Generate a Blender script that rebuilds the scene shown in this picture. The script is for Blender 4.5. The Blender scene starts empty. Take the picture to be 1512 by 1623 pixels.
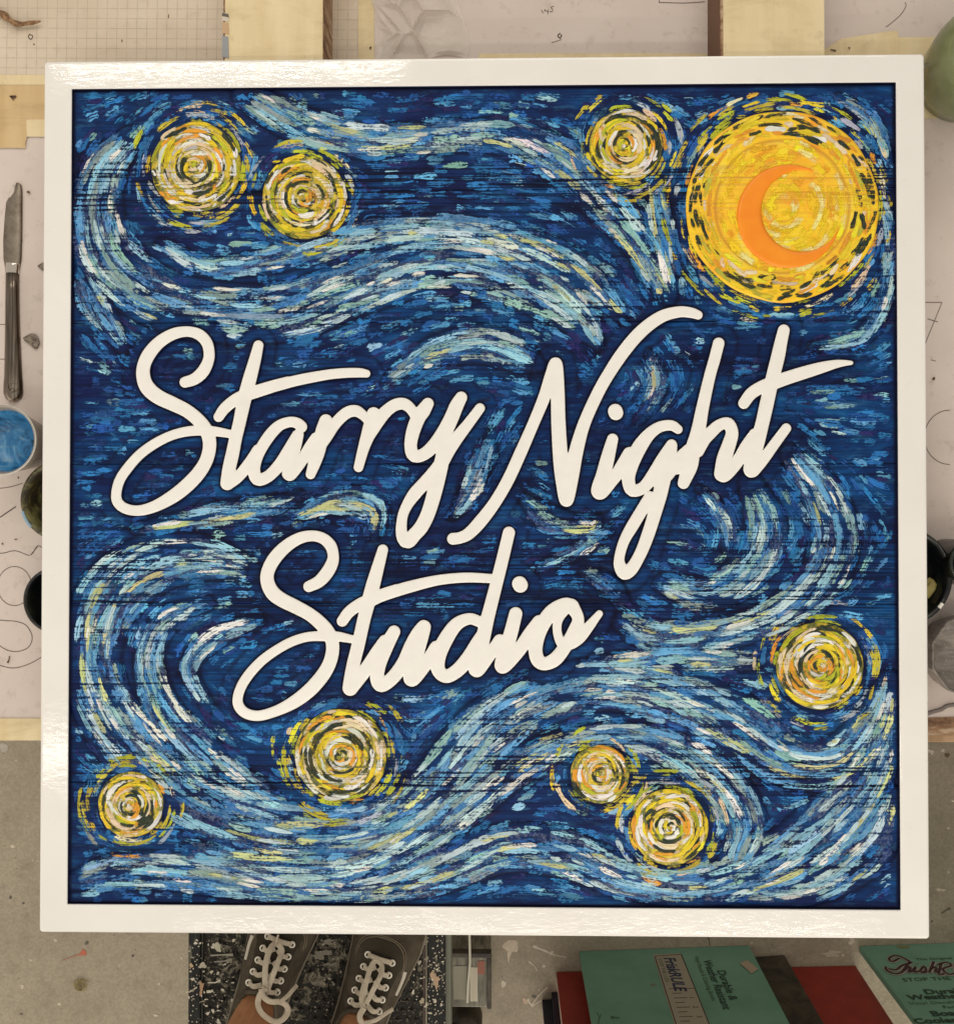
import bpy, bmesh, math, random
import numpy as np
from mathutils import Vector, Matrix, Euler
rng = np.random.default_rng(7); random.seed(7)
C = bpy.context.scene.collection
SC = bpy.context.scene

# ------------------------------------------------------------------ camera
FPX, CX, CY = 1514.0, 756.0, 811.5
CA, CB, CC = 0.0128809, 0.0179119, -0.0000646
CAM = np.array([0.0137997, -0.0312421, 0.9850217])
def rmat(a, b, c):
    ca, sa, cb, sb, cc, sc = np.cos(a), np.sin(a), np.cos(b), np.sin(b), np.cos(c), np.sin(c)
    return np.array([[cc,-sc,0],[sc,cc,0],[0,0,1]]) @ np.array([[cb,0,sb],[0,1,0],[-sb,0,cb]]) @ np.array([[1,0,0],[0,ca,-sa],[0,sa,ca]])
RM = rmat(CA, CB, CC)
cam = bpy.data.cameras.new('camera'); cam.sensor_fit = 'HORIZONTAL'; cam.sensor_width = 36; cam.lens = 36*FPX/1512
cam.clip_start = .01; cam.clip_end = 100
co = bpy.data.objects.new('camera', cam); C.objects.link(co)
co.matrix_world = Matrix.Translation(CAM.tolist()) @ Matrix(RM.tolist()).to_4x4()
SC.camera = co

# ------------------------------------------------------------------ light (workshop, fluorescent tubes overhead, plus added low fills)
w = bpy.data.worlds.new('World'); SC.world = w; w.use_nodes = True
bg = w.node_tree.nodes['Background']; bg.inputs[0].default_value = (1, .92, .82, 1); bg.inputs[1].default_value = .50
def lamp(name, loc, sx, sy, power, col=(1, .92, .80), rot=(0, 0, 0)):
    l = bpy.data.lights.new(name, 'AREA'); l.shape = 'RECTANGLE'; l.size = sx; l.size_y = sy; l.energy = power; l.color = col
    o = bpy.data.objects.new(name, l); C.objects.link(o); o.location = loc; o.rotation_euler = rot
lamp('ceiling_tube_lamp', (-.30, -.66, 1.62), 2.15, .07, 7)
lamp('ceiling_tube_lamp', (-.72, 1.29, 1.62), .95, .045, 7)
lamp('ceiling_tube_lamp', (.10, -1.20, 1.62), 1.9, .04, 5)
lamp('ceiling_panel_lamp', (.5, 2.6, 2.0), 2.0, 1.2, 26)
lamp('rear_floor_fill', (.3, -3.1, .75), 3.2, 1.5, 62, (1, .91, .78), (math.radians(70), 0, 0))  # added fill behind the viewer, no real window; brightens floor and shoes
lamp('side_floor_fill', (-3.0, -1.2, .9), 1.5, 2.4, 22, (1, .91, .78), (0, math.radians(-68), 0))  # added low fill from the left, lifts the floor below the sign
SC.view_settings.view_transform = 'Standard'; SC.view_settings.look = 'None'
SC.view_settings.exposure = 0.0; SC.view_settings.gamma = 1
SC.cycles.transparent_max_bounces = 48; SC.cycles.max_bounces = 8

# ------------------------------------------------------------------ pixel <-> place
def ray(x, y):
    d = np.stack([(np.asarray(x, float)-CX)/FPX, -(np.asarray(y, float)-CY)/FPX, -np.ones_like(np.asarray(x, float))], -1)
    return d @ RM.T
def at(x, y, z=0.):
    d = ray(x, y); t = (z-CAM[2])/d[..., 2]
    return CAM + d*t[..., None]
def atp(x, y, P, N):
    d = ray(x, y); t = ((P-CAM) @ N)/(d @ N); return CAM + d*t[..., None]
def w2p(P):
    q = (np.asarray(P, float)-CAM) @ RM
    return CX+FPX*q[..., 0]/-q[..., 2], CY-FPX*q[..., 1]/-q[..., 2]

# ------------------------------------------------------------------ helpers
def mesh(name, V, F, mat=None, parent=None, smooth=False, attrs=None):
    me = bpy.data.meshes.new(name)
    V = np.asarray(V, float)
    if isinstance(F, np.ndarray):
        n, k = F.shape
        me.vertices.add(len(V)); me.vertices.foreach_set('co', V.ravel().astype('f'))
        me.loops.add(n*k); me.loops.foreach_set('vertex_index', F.ravel().astype('i'))
        me.polygons.add(n); me.polygons.foreach_set('loop_start', (np.arange(n)*k).astype('i'))
        me.polygons.foreach_set('loop_total', np.full(n, k, 'i')); me.update(calc_edges=True)
    else:
        me.from_pydata(V.tolist(), [], F); me.update()
    if attrs:
        for an, (ty, data) in attrs.items():
            a = me.attributes.new(an, ty, 'POINT')
            a.data.foreach_set('color' if ty == 'FLOAT_COLOR' else ('vector' if ty == 'FLOAT_VECTOR' else 'value'), np.asarray(data, 'f').ravel())
    if smooth: me.polygons.foreach_set('use_smooth', np.ones(len(me.polygons), bool))
    if mat: me.materials.append(mat)
    o = bpy.data.objects.new(name, me); C.objects.link(o)
    if parent: o.parent = parent
    return o
def frombm(name, bm, mat=None, parent=None, smooth=False):
    me = bpy.data.meshes.new(name); bm.normal_update(); bm.to_mesh(me); bm.free()
    if smooth: me.polygons.foreach_set('use_smooth', np.ones(len(me.polygons), bool))
    if mat: me.materials.append(mat)
    o = bpy.data.objects.new(name, me); C.objects.link(o)
    if parent: o.parent = parent
    return o
def tag(o, label=None, cat=None, group=None, kind=None):
    if label: o['label'] = label
    if cat: o['category'] = cat
    if group: o['group'] = group
    if kind: o['kind'] = kind
    return o
def empty(name, loc, label, cat, group=None):
    o = bpy.data.objects.new(name, None); C.objects.link(o); o.location = [float(v) for v in loc]; o.empty_display_size = .03
    return tag(o, label, cat, group)
def box(bm, x0, y0, z0, x1, y1, z1, bev=0., M=None, seg=2):
    vs = [bm.verts.new(p) for p in [(x0,y0,z0),(x1,y0,z0),(x1,y1,z0),(x0,y1,z0),(x0,y0,z1),(x1,y0,z1),(x1,y1,z1),(x0,y1,z1)]]
    fs = [bm.faces.new([vs[i] for i in f]) for f in [(0,3,2,1),(4,5,6,7),(0,1,5,4),(1,2,6,5),(2,3,7,6),(3,0,4,7)]]
    if bev > 0:
        es = list({e for f in fs for e in f.edges})
        r = bmesh.ops.bevel(bm, geom=es, offset=bev, segments=seg, affect='EDGES', profile=.5)
        vs = list({v for f in r['faces'] for v in f.verts} | {v for v in vs if v.is_valid})
    if M is not None:
        bmesh.ops.transform(bm, matrix=M, verts=[v for v in vs if v.is_valid])
def lathe(prof, n=64, cap0=True, cap1=False):
    V = []; F = []
    for r, z in prof:
        for k in range(n):
            a = 2*math.pi*k/n; V.append((r*math.cos(a), r*math.sin(a), z))
    for i in range(len(prof)-1):
        for k in range(n):
            a, b = i*n+k, i*n+(k+1) % n; F.append((a, b, b+n, a+n))
    if cap0: F.append(tuple(range(n-1, -1, -1)))
    if cap1: F.append(tuple(range((len(prof)-1)*n, len(prof)*n)))
    return V, F
def crom(P, step=2.0):
    P = np.asarray(P, float); n = len(P)
    if n == 1: return P
    Q = np.vstack([2*P[0]-P[1], P, 2*P[-1]-P[-2]]); out = []
    for i in range(n-1):
        p0, p1, p2, p3 = Q[i:i+4]; L = np.hypot(*(p2-p1)[:2]); k = max(2, int(L/step))
        t = np.linspace(0, 1, k, endpoint=False)[:, None]
        out.append(.5*((2*p1)+(-p0+p2)*t+(2*p0-5*p1+4*p2-p3)*t**2+(-p0+3*p1-3*p2+p3)*t**3))
    out.append(P[-1:]); return np.vstack(out)
def ribbon(P, wid, th=.001, up=(0, 0, 1)):
    """flat strip following 3-d points, a real thickness"""
    P = np.asarray(P, float); wid = np.broadcast_to(wid, (len(P),)); T = np.gradient(P, axis=0); T /= np.linalg.norm(T, axis=1)[:, None]+1e-9
    U = np.asarray(up, float); S = np.cross(T, U); S /= np.linalg.norm(S, axis=1)[:, None]+1e-9; N = np.cross(S, T)
    V = []; F = []
    for i in range(len(P)):
        for a, b in ((-1, 0), (-.6, .5), (.6, .5), (1, 0), (.6, -.5), (-.6, -.5)): V.append(P[i]+S[i]*a*wid[i]/2+N[i]*b*th)
    for i in range(len(P)-1):
        for k in range(6): F.append((i*6+k, i*6+(k+1) % 6, (i+1)*6+(k+1) % 6, (i+1)*6+k))
    F.append(tuple(range(5, -1, -1))); F.append(tuple((len(P)-1)*6+k for k in range(6)))
    return V, F
def join(parts):
    V = []; F = []
    for v, f in parts:
        o = len(V); V += [tuple(p) for p in v]; F += [tuple(i+o for i in q) for q in f]
    return V, F
def poly(name, pts, z0, z1, mat, parent=None, bev=0):
    """prism on an outline of world xy points"""
    n = len(pts); V = [(p[0], p[1], z0) for p in pts]+[(p[0], p[1], z1) for p in pts]
    F = [tuple(range(n-1, -1, -1)), tuple(range(n, 2*n))]+[(i, (i+1) % n, n+(i+1) % n, n+i) for i in range(n)]
    a = sum(pts[i][0]*pts[(i+1) % n][1]-pts[(i+1) % n][0]*pts[i][1] for i in range(n))
    if a < 0: F = [tuple(reversed(f)) for f in F]
    return mesh(name, V, F, mat, parent)
def pxpoly(name, px, z0, z1, mat, parent=None):
    q = np.array(px, float); return poly(name, at(q[:, 0], q[:, 1], z1), z0, z1, mat, parent)

# ------------------------------------------------------------------ material helper
class MT:
    def __init__(s, name, rough=.6, color=(.5, .5, .5), metal=0., spec=.5):
        s.m = bpy.data.materials.new(name); s.m.use_nodes = True; s.t = s.m.node_tree; s.N = s.t.nodes; s.L = s.t.links
        s.b = s.N['Principled BSDF']; s.b.inputs['Roughness'].default_value = rough; s.b.inputs['Base Color'].default_value = (*color, 1)
        s.b.inputs['Metallic'].default_value = metal; s.b.inputs['Specular IOR Level'].default_value = spec
        s._c = None
    def co(s, sc=(1, 1, 1), rot=(0, 0, 0)):
        if s._c is None: s._c = s.N.new('ShaderNodeTexCoord').outputs['Object']
        m = s.N.new('ShaderNodeMapping'); s.L.new(s._c, m.inputs[0]); m.inputs['Scale'].default_value = sc; m.inputs['Rotation'].default_value = rot; return m.outputs[0]
    def inp(s, sock, v):
        if hasattr(v, 'links') or isinstance(v, bpy.types.NodeSocket): s.L.new(v, sock)
        else: sock.default_value = v
    def noise(s, vec, scale=5., detail=4., rough=.6, dist=0.):
        n = s.N.new('ShaderNodeTexNoise'); s.L.new(vec, n.inputs['Vector']); n.inputs['Scale'].default_value = scale
        n.inputs['Detail'].default_value = detail; n.inputs['Roughness'].default_value = rough; n.inputs['Distortion'].default_value = dist; return n.outputs['Fac']
    def voro(s, vec, scale, feat='F1', out='Distance', rnd=1.):
        n = s.N.new('ShaderNodeTexVoronoi'); s.L.new(vec, n.inputs['Vector']); n.inputs['Scale'].default_value = scale; n.feature = feat
        n.inputs['Randomness'].default_value = rnd; return n.outputs[out]
    def math(s, op, a, b=0., c=0., clamp=False):
        n = s.N.new('ShaderNodeMath'); n.operation = op; n.use_clamp = clamp
        for i, v in enumerate((a, b, c)): s.inp(n.inputs[i], v)
        return n.outputs[0]
    def ramp(s, f, stops, interp='LINEAR'):
        n = s.N.new('ShaderNodeValToRGB'); e = n.color_ramp.elements; n.color_ramp.interpolation = interp
        while len(e) < len(stops): e.new(.5)
        for i, (p, c) in enumerate(stops):
            e[i].position = p; e[i].color = (*c, 1) if isinstance(c, (tuple, list)) else (c, c, c, 1)
        s.L.new(f, n.inputs[0]); return n.outputs[0]
    def mix(s, f, a, b, mode='MIX'):
        n = s.N.new('ShaderNodeMix'); n.data_type = 'RGBA'; n.blend_type = mode
        s.inp(n.inputs[0], f)
        for i, v in ((6, a), (7, b)): s.inp(n.inputs[i], (*v, 1) if isinstance(v, tuple) and len(v) == 3 else v)
        return n.outputs[2]
    def attr(s, name, out='Color'):
        n = s.N.new('ShaderNodeAttribute'); n.attribute_name = name; return n.outputs[out]
    def sep(s, v):
        n = s.N.new('ShaderNodeSeparateXYZ'); s.L.new(v, n.inputs[0]); return n.outputs
    def comb(s, x, y, z):
        n = s.N.new('ShaderNodeCombineXYZ')
        for i, v in enumerate((x, y, z)): s.inp(n.inputs[i], v)
        return n.outputs[0]
    def col(s, v): s.inp(s.b.inputs['Base Color'], v); return s
    def set(s, k, v): s.inp(s.b.inputs[k], v); return s
    def bump(s, h, strength=.5, dist=.001):
        n = s.N.new('ShaderNodeBump'); s.L.new(h, n.inputs['Height']); n.inputs['Strength'].default_value = strength; n.inputs['Distance'].default_value = dist
        s.L.new(n.outputs[0], s.b.inputs['Normal']); return s

# ---- the sandblasted grain: fine horizontal ridges, much stronger in some zones of the board
PY0, PY1 = at(756, 1450, -.006)[1], at(756, 120, -.006)[1]      # local y range of the panel
ZONES = [(0, .25), (.10, .22), (.117, .95), (.13, .9), (.150, .85), (.165, .35), (.25, .3), (.295, .5), (.31, .25), (.36, .45), (.38, .2), (.42, .3), (.47, .45),
         (.50, .3), (.55, .5), (.58, .7), (.61, .55), (.628, .8), (.645, .4), (.70, .3), (.72, .5), (.74, .3), (.80, .4), (.838, .75), (.86, .4), (.88, .25), (.95, .3), (1, .3)]
def grain(M):
    """returns (grain 0..1 where 1 = bottom of a groove, zone weight)"""
    c = M.co((1, 1, 1)); x, y, z = M.sep(c)
    wob = M.noise(M.co((3, 9, 1)), 1., 2.); yy = M.math('ADD', y, M.math('MULTIPLY', wob, .006))
    g1 = M.noise(M.comb(M.math('MULTIPLY', x, 7), M.math('MULTIPLY', yy, 420), 3.), 1., 2., .6)
    g2 = M.noise(M.comb(M.math('MULTIPLY', x, 14), M.math('MULTIPLY', yy, 190), 9.), 1., 2., .5)
    t = M.math('DIVIDE', M.math('SUBTRACT', PY1, yy), PY1-PY0)
    zn = M.ramp(t, [(p, v) for p, v in ZONES])
    g = M.math('ADD', M.math('MULTIPLY', g1, .6), M.math('MULTIPLY', g2, .4))
    return g, zn
# board under-paint
M = MT('navy_board_paint', .55, spec=.10)
g, zn = grain(M)
n1 = M.noise(M.co((9, 26, 1)), 1., 5., .65, .6); n2 = M.noise(M.co((30, 110, 1)), 1., 4., .7); n3 = M.noise(M.co((5, 9, 1), (0, 0, .4)), 1., 3.)
base = M.ramp(n1, [(.30, (.003, .006, .028)), (.42, (.005, .018, .085)), (.52, (.004, .036, .145)), (.62, (.006, .075, .25)), (.74, (.025, .17, .38))])
base = M.mix(M.ramp(n3, [(.42, 0.), (.68, .5)]), base, (.010, .009, .075))
base = M.mix(M.ramp(n2, [(.55, 0.), (.68, .45)]), base, (.035, .15, .33))
dk = M.math('MULTIPLY', M.ramp(g, [(.47, 0.), (.57, 1.)]), M.math('ADD', zn, .14), clamp=True)
base = M.mix(dk, base, (.003, .005, .022))
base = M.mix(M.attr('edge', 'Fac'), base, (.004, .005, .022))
M.col(base); M.bump(M.math('SUBTRACT', M.math('MULTIPLY', n2, .4), M.math('MULTIPLY', M.math('MULTIPLY', g, 2.2), M.math('ADD', zn, .05))), .8, .0010)
MAT_BOARD = M.m
# brush strokes
def stroke_mat(name, gw=1.0, rough=.36, dry=1.0, lit=1.0, dark=(.008, .04, .14), dk=1.0):
    M = MT(name, rough, spec=.2)
    st = M.attr('stroke', 'Vector'); u, v, sd = M.sep(st); ex = M.attr('load', 'Vector'); t, ld, _ = M.sep(ex)
    br = M.noise(M.comb(M.math('MULTIPLY', u, .035), M.math('ADD', M.math('MULTIPLY', v, 5.5), M.math('MULTIPLY', sd, 91)), M.math('MULTIPLY', sd, 17)), 1., 3., .65)
    bl = M.noise(M.comb(M.math('MULTIPLY', u, .16), M.math('ADD', M.math('MULTIPLY', v, 2.), M.math('MULTIPLY', sd, 51)), sd), 1., 4., .7)
    g, zn = grain(M)
    e = M.math('MULTIPLY', M.math('MULTIPLY', v, M.math('SUBTRACT', 1., v)), 4.)
    edge = M.math('POWER', M.math('SUBTRACT', 1., e, clamp=True), 3.)
    tail = M.math('POWER', M.math('ABSOLUTE', M.math('SUBTRACT', M.math('MULTIPLY', t, 2.), 1.)), 5.)
    a = M.math('ADD', ld, M.math('MULTIPLY', M.math('SUBTRACT', br, .5), 1.7*dry))
    a = M.math('ADD', a, M.math('MULTIPLY', M.math('SUBTRACT', bl, .5), 1.5*dry))
    a = M.math('SUBTRACT', a, M.math('MULTIPLY', edge, .45)); a = M.math('SUBTRACT', a, M.math('MULTIPLY', tail, .5))
    gg = M.math('MULTIPLY', M.math('SUBTRACT', g, .47), M.math('MULTIPLY', M.math('ADD', zn, .10), 4.8*gw))
    a = M.math('SUBTRACT', a, M.math('MAXIMUM', gg, -.1))
    al = M.ramp(a, [(.42, 0.), (.58, 1.)])
    cc = M.attr('paint', 'Color')
    cc = M.mix(M.ramp(bl, [(.45, .0), (.78, .5*lit)]), cc, M.mix(.5, cc, (.75, .85, .85)))
    cc = M.mix(M.ramp(M.noise(M.co((14, 30, 1)), 1., 4., .7), [(.34, .45*dk), (.46, 0.)]), cc, M.mix(.7, cc, dark))
    cc = M.mix(M.ramp(br, [(.34, .8*dk), (.52, 0.)]), cc, M.mix(.65, cc, dark))
    M.col(cc); M.set('Alpha', al)
    M.bump(M.math('ADD', M.math('MULTIPLY', br, 1.0), M.math('MULTIPLY', M.math('MULTIPLY', g, -1.6), M.math('ADD', zn, .15))), 1., .0011)
    return M.m
MAT_STROKE = stroke_mat('blue_brush_stroke_paint')
MAT_DAB = stroke_mat('yellow_dab_paint', .75, .34, .8, .35, (.20, .14, .01), .7)
MAT_SOFT = stroke_mat('soft_yellow_paint', .25, .36, .45, .0, (.8, .45, .01), .25)
MAT_GROUND = stroke_mat('deep_blue_dab_paint', .9, .45, 1.15, .06)
# white enamel
M = MT('white_enamel', .13, spec=.5); n = M.noise(M.co((1, 1, 1)), 55, 3., .5); n2 = M.noise(M.co(), 420, 2., .5); n3 = M.noise(M.co(), 7, 3.)
M.col(M.ramp(n3, [(.3, (.79, .78, .75)), (.7, (.84, .83, .80))])); nd = M.noise(M.co((1, 1, 1), (0, 0, .3)), 38, 6., .75); nd2 = M.voro(M.co((1, 1, 1)), 70); cw_ = M.ramp(n3, [(.3, (.79, .775, .745)), (.7, (.845, .835, .805))]); cw_ = M.mix(M.ramp(nd, [(.60, 0.), (.74, .35)]), cw_, (.66, .63, .57)); cw_ = M.mix(M.ramp(nd2, [(.02, .6), (.04, 0.)]), cw_, (.55, .50, .42)); M.col(cw_)
M.set('Roughness', M.ramp(nd, [(.3, .05), (.5, .09), (.7, .2)]))
n5 = M.noise(M.co((60, 200, 1)), 1., 3., .6); M.bump(M.math('ADD', M.math('MULTIPLY', n, .7), M.math('MULTIPLY', n5, .5)), .22, .0010); MAT_WHITE = M.m
M = MT('white_letter_enamel', .16, spec=.45); n = M.noise(M.co(), 60, 3.); M.col(M.ramp(n, [(.3, (.84, .825, .79)), (.7, (.89, .875, .84))])); M.bump(n, .2, .0008); MAT_LETTER = M.m
M = MT('disc_under_paint', .4); n = M.noise(M.co((1, 1, 1)), 60, 4., .7, 1.); M.col(M.ramp(n, [(.32, (.02, .035, .018)), (.45, (.16, .17, .02)), (.56, (.62, .46, .02)), (.70, (.90, .72, .12))])); M.bump(n, .6, .0008); MAT_DISC = M.m
M = MT('moon_under_paint', .38); n = M.noise(M.co((1, 1, 1), (0, 0, .5)), 14, 5., .7, 1.2); n2 = M.noise(M.co((20, 60, 1)), 1, 5., .7, .5); g, zn = grain(M)
c = M.ramp(n, [(.28, (.93, .34, .015)), (.43, (.96, .52, .015)), (.57, (.97, .69, .02)), (.72, (.97, .80, .18))]); c = M.mix(M.ramp(n2, [(.5, 0.), (.7, .6)]), c, (.93, .60, .02))
c = M.mix(M.math('MULTIPLY', M.ramp(g, [(.48, 0.), (.62, .55)]), M.math('MULTIPLY', zn, .9), clamp=True), c, (.35, .12, .01))
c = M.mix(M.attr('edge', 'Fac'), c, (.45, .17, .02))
M.col(c); M.bump(M.math('SUBTRACT', M.math('MULTIPLY', n2, .8), M.math('MULTIPLY', M.math('MULTIPLY', g, 2.), M.math('ADD', zn, .1))), .8, .0009); MAT_MOON = M.m
M = MT('orange_crescent_paint', .38); n = M.noise(M.co(), 30, 4.); M.col(M.ramp(n, [(.3, (.90, .235, .005)), (.7, (.95, .32, .010))])); M.bump(n, .3, .0006); MAT_CRES = M.m

MAT_NAVYE = MT('navy_edge_paint', .5, (.008, .011, .04), spec=.3).m
# ================================================================== SCRIPT LETTERING, traced as brush paths (zoom frame, then x, y, radius)
FR = {1: (160, 500, 4.725), 2: (340, 520, 5.796), 3: (500, 580, 4.2), 4: (700, 470, 3.516), 5: (930, 560, 4.386), 6: (1040, 500, 4.582), 7: (350, 820, 4.773), 8: (520, 800, 3.436)}
# word -> list of (letter index, frame, points)
LET = {
'starry': [
 (0, 1, [(628,498,41),(700,474,44),(765,415,46),(803,335,42),(808,270,41),(790,200,42),(735,142,42),(650,118,39),(545,135,43),(440,195,46),(360,285,50),(318,380,50),(318,470,53),(352,545,56),(430,610,55),(540,662,53),(640,712,50),(720,775,50),(778,845,51),(808,920,51),(810,1000,50),(785,1090,50),(730,1180,52),(640,1275,53),(530,1360,50),(400,1430,43),(280,1461,39),(180,1445,39),(122,1395,39),(114,1325,38),(140,1230,38),(200,1140,38),(290,1040,37),(400,960,37),(520,900,36),(640,868,37),(760,860,38),(860,868,36),(960,885,31),(1010,892,28)]),
 (1, 1, [(1178,222,38),(1152,330,45),(1106,500,52),(1070,640,52),(1036,800,48),(1005,930,48),(985,1030,50),(958,1150,50),(945,1256,52)]),
 (1, 1, [(880,758,38),(925,695,42),(1005,630,44),(1090,592,47),(1200,556,47),(1300,525,45),(1400,497,42)]),
 (1, 2, [(480,552,52),(600,518,52),(720,487,50),(850,459,49),(1050,424,46),(1200,410,45),(1330,408,43),(1395,416,36)]),
 (1, 2, [(118,1428,60),(215,1365,52),(320,1240,54),(400,1120,54)]),
 (2, 2, [(795,905,55),(765,875,50),(700,860,48),(605,888,50),(525,960,54),(450,1065,54),(390,1180,54),(362,1290,56),(375,1365,58),(415,1392,57),(500,1355,54),(600,1250,56),(685,1120,58),(760,985,52)]),
 (2, 2, [(768,980,50),(745,1070,54),(715,1170,56),(685,1280,62),(690,1343,61),(780,1250,50),(865,1110,54),(930,1010,52)]),
 (3, 2, [(1022,850,60),(990,950,64),(955,1110,66),(920,1230,58),(882,1342,45)]),
 (3, 2, [(975,1060,60),(1030,985,58),(1090,900,53),(1150,830,53),(1225,771,54),(1300,760,53),(1362,798,45),(1410,850,40)]),
 (4, 3, [(386,318,45),(372,400,54),(342,480,44),(316,560,37),(286,674,32)]),
 (4, 3, [(372,430,44),(425,352,44),(475,296,41),(535,256,40),(590,252,39),(632,282,36),(665,330,34)]),
 (5, 3, [(748,250,39),(715,300,48),(686,340,48),(651,430,46),(634,520,42),(645,585,42),(678,602,41),(735,578,42),(800,515,45),(862,430,50),(905,345,48),(940,262,46),(970,209,40)]),
 (5, 3, [(1095,280,33),(1020,380,36),(945,475,42),(885,560,46),(835,650,46),(775,725,44),(720,785,43),(657,855,43),(608,930,36),(580,1000,34),(571,1090,37),(585,1150,42),(617,1165,49),(662,1120,46),(702,1075,47),(742,1000,47),(776,900,48),(802,800,50),(828,690,50),(850,590,48),(875,490,52)]),
],
'night': [
 (6, 4, [(63,1350,33),(100,1345,32),(150,1322,34),(215,1255,36),(295,1150,34),(370,1022,34),(440,870,34),(510,710,32),(572,560,34),(610,440,35),(637,373,35),(646,500,38),(651,700,40),(663,900,42),(680,1030,44),(697,1133,38),(725,1000,40),(748,870,40),(790,720,35),(850,580,34),(915,457,34),(1010,312,36),(1110,195,36),(1220,113,34),(1320,84,31),(1390,88,29),(1430,101,25)]),
 (7, 5, [(180,596,39),(150,710,47),(118,840,52),(90,960,57),(180,880,42),(245,790,48),(300,700,50)]),
 (7, 5, [(199,401,51),(203,412,51)]),
 (8, 5, [(635,527,32),(590,500,36),(510,510,38),(435,562,43),(365,655,52),(312,765,52),(290,865,46),(305,940,44),(340,955,42),(400,927,42),(462,850,47),(530,740,48),(590,635,38)]),
 (8, 5, [(600,640,30),(570,760,52),(530,880,54),(510,980,50),(468,1130,46),(430,1250,45),(393,1350,43),(355,1430,42),(310,1500,45),(264,1525,49),(232,1480,43),(226,1430,36),(244,1350,36),(272,1280,38),(318,1200,42),(378,1100,42),(440,1000,42)]),
 (8, 5, [(560,840,48),(640,740,46),(710,670,42)]),
 (9, 6, [(455,200,42),(424,320,42),(390,440,42),(340,660,46),(305,840,52),(265,980,56),(245,1090,58),(200,1216,43)]),
 (9, 6, [(150,1110,44),(210,1020,42)]),
 (9, 6, [(300,980,50),(350,900,46),(395,852,45),(460,795,42),(525,784,43),(552,850,46),(532,930,50),(498,1030,54),(480,1110,52),(490,1152,59),(580,1075,46),(660,950,48),(715,860,40)]),
 (10, 6, [(928,106,43),(908,190,46),(885,300,50),(840,480,50),(802,650,51),(770,790,50),(735,920,54),(700,1050,52),(692,1122,55),(740,1090,44),(790,1030,41),(870,920,38),(946,818,36)]),
 (10, 6, [(638,636,41),(690,567,44),(760,522,46),(850,488,50),(950,453,48),(1080,412,46),(1200,377,41),(1300,352,31),(1370,343,22),(1418,342,15)]),
],
'studio': [
 (11, 7, [(665,524,42),(740,487,46),(800,422,49),(842,345,46),(849,280,42),(828,212,44),(772,160,42),(690,140,41),(590,160,44),(490,222,48),(405,312,51),(355,410,50),(352,490,52),(390,570,55),(460,625,54),(570,680,52),(670,735,50),(750,800,52),(812,872,52),(843,950,50),(842,1030,50),(815,1120,51),(760,1210,53),(670,1310,53),(560,1395,49),(430,1462,41),(290,1503,39),(190,1485,40),(135,1430,40),(128,1360,38),(160,1270,38),(220,1180,38),(310,1085,37),(420,1005,36),(540,940,36),(660,905,36),(780,900,38),(880,902,37),(985,922,31),(1030,928,28)]),
 (12, 7, [(1225,245,40),(1182,400,48),(1138,560,54),(1085,760,50),(1040,960,50),(1005,1100,50),(985,1200,50),(978,1292,58)]),
 (12, 7, [(918,786,42),(970,717,44),(1050,660,46),(1150,618,50),(1240,580,46),(1330,550,44)]),
 (12, 8, [(240,512,36),(330,482,33),(450,446,32),(600,411,28),(750,397,27),(885,402,25)]),
 (12, 8, [(120,1000,42),(200,905,37),(262,815,38),(310,745,36)]),
 (13, 8, [(359,692,34),(312,780,40),(278,870,38),(266,945,38),(290,985,37),(350,945,37),(410,865,38),(455,770,40),(490,700,36),(524,665,35),(492,770,41),(462,870,42),(456,950,42),(530,870,37),(590,780,38)]),
 (14, 8, [(830,640,30),(770,622,31),(700,652,36),(640,735,41),(600,825,42),(600,900,38),(642,935,37),(700,907,38),(762,840,40),(820,750,40),(850,690,30)]),
 (14, 8, [(985,152,33),(942,330,34),(899,500,35),(868,620,37),(838,750,40),(812,840,42),(810,900,41),(872,830,34),(935,740,34)]),
 (15, 8, [(1022,594,36),(998,690,38),(970,790,40),(950,880,41),(1030,805,37),(1100,705,38),(1150,640,38)]),
 (15, 8, [(1043,431,41),(1047,438,41)]),
 (16, 8, [(1325,550,38),(1285,545,37),(1215,588,40),(1155,680,40),(1130,780,38),(1142,845,38),(1180,867,36),(1240,840,38),(1300,762,36),(1345,690,40),(1362,620,32),(1330,555,38)]),
 (16, 8, [(1300,560,28),(1255,625,25),(1248,690,24),(1270,755,26),(1310,765,28),(1365,727,34),(1420,665,28),(1458,618,22),(1478,594,19)]),
]}
LNAME = ['capital S of Starry', 't of Starry', 'a of Starry', 'first r of Starry', 'second r of Starry', 'y of Starry', 'capital N of Night', 'i of Night', 'g of Night', 'h of Night', 't of Night',
         'capital S of Studio', 't of Studio', 'u of Studio', 'd of Studio', 'i of Studio', 'o of Studio']
LX0, LY0, LST = 160., 470., 1.5
LNX, LNY = int((1370-LX0)/LST), int((1160-LY0)/LST)
gx = LX0+LST*np.arange(LNX); gy = LY0+LST*np.arange(LNY)
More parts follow.
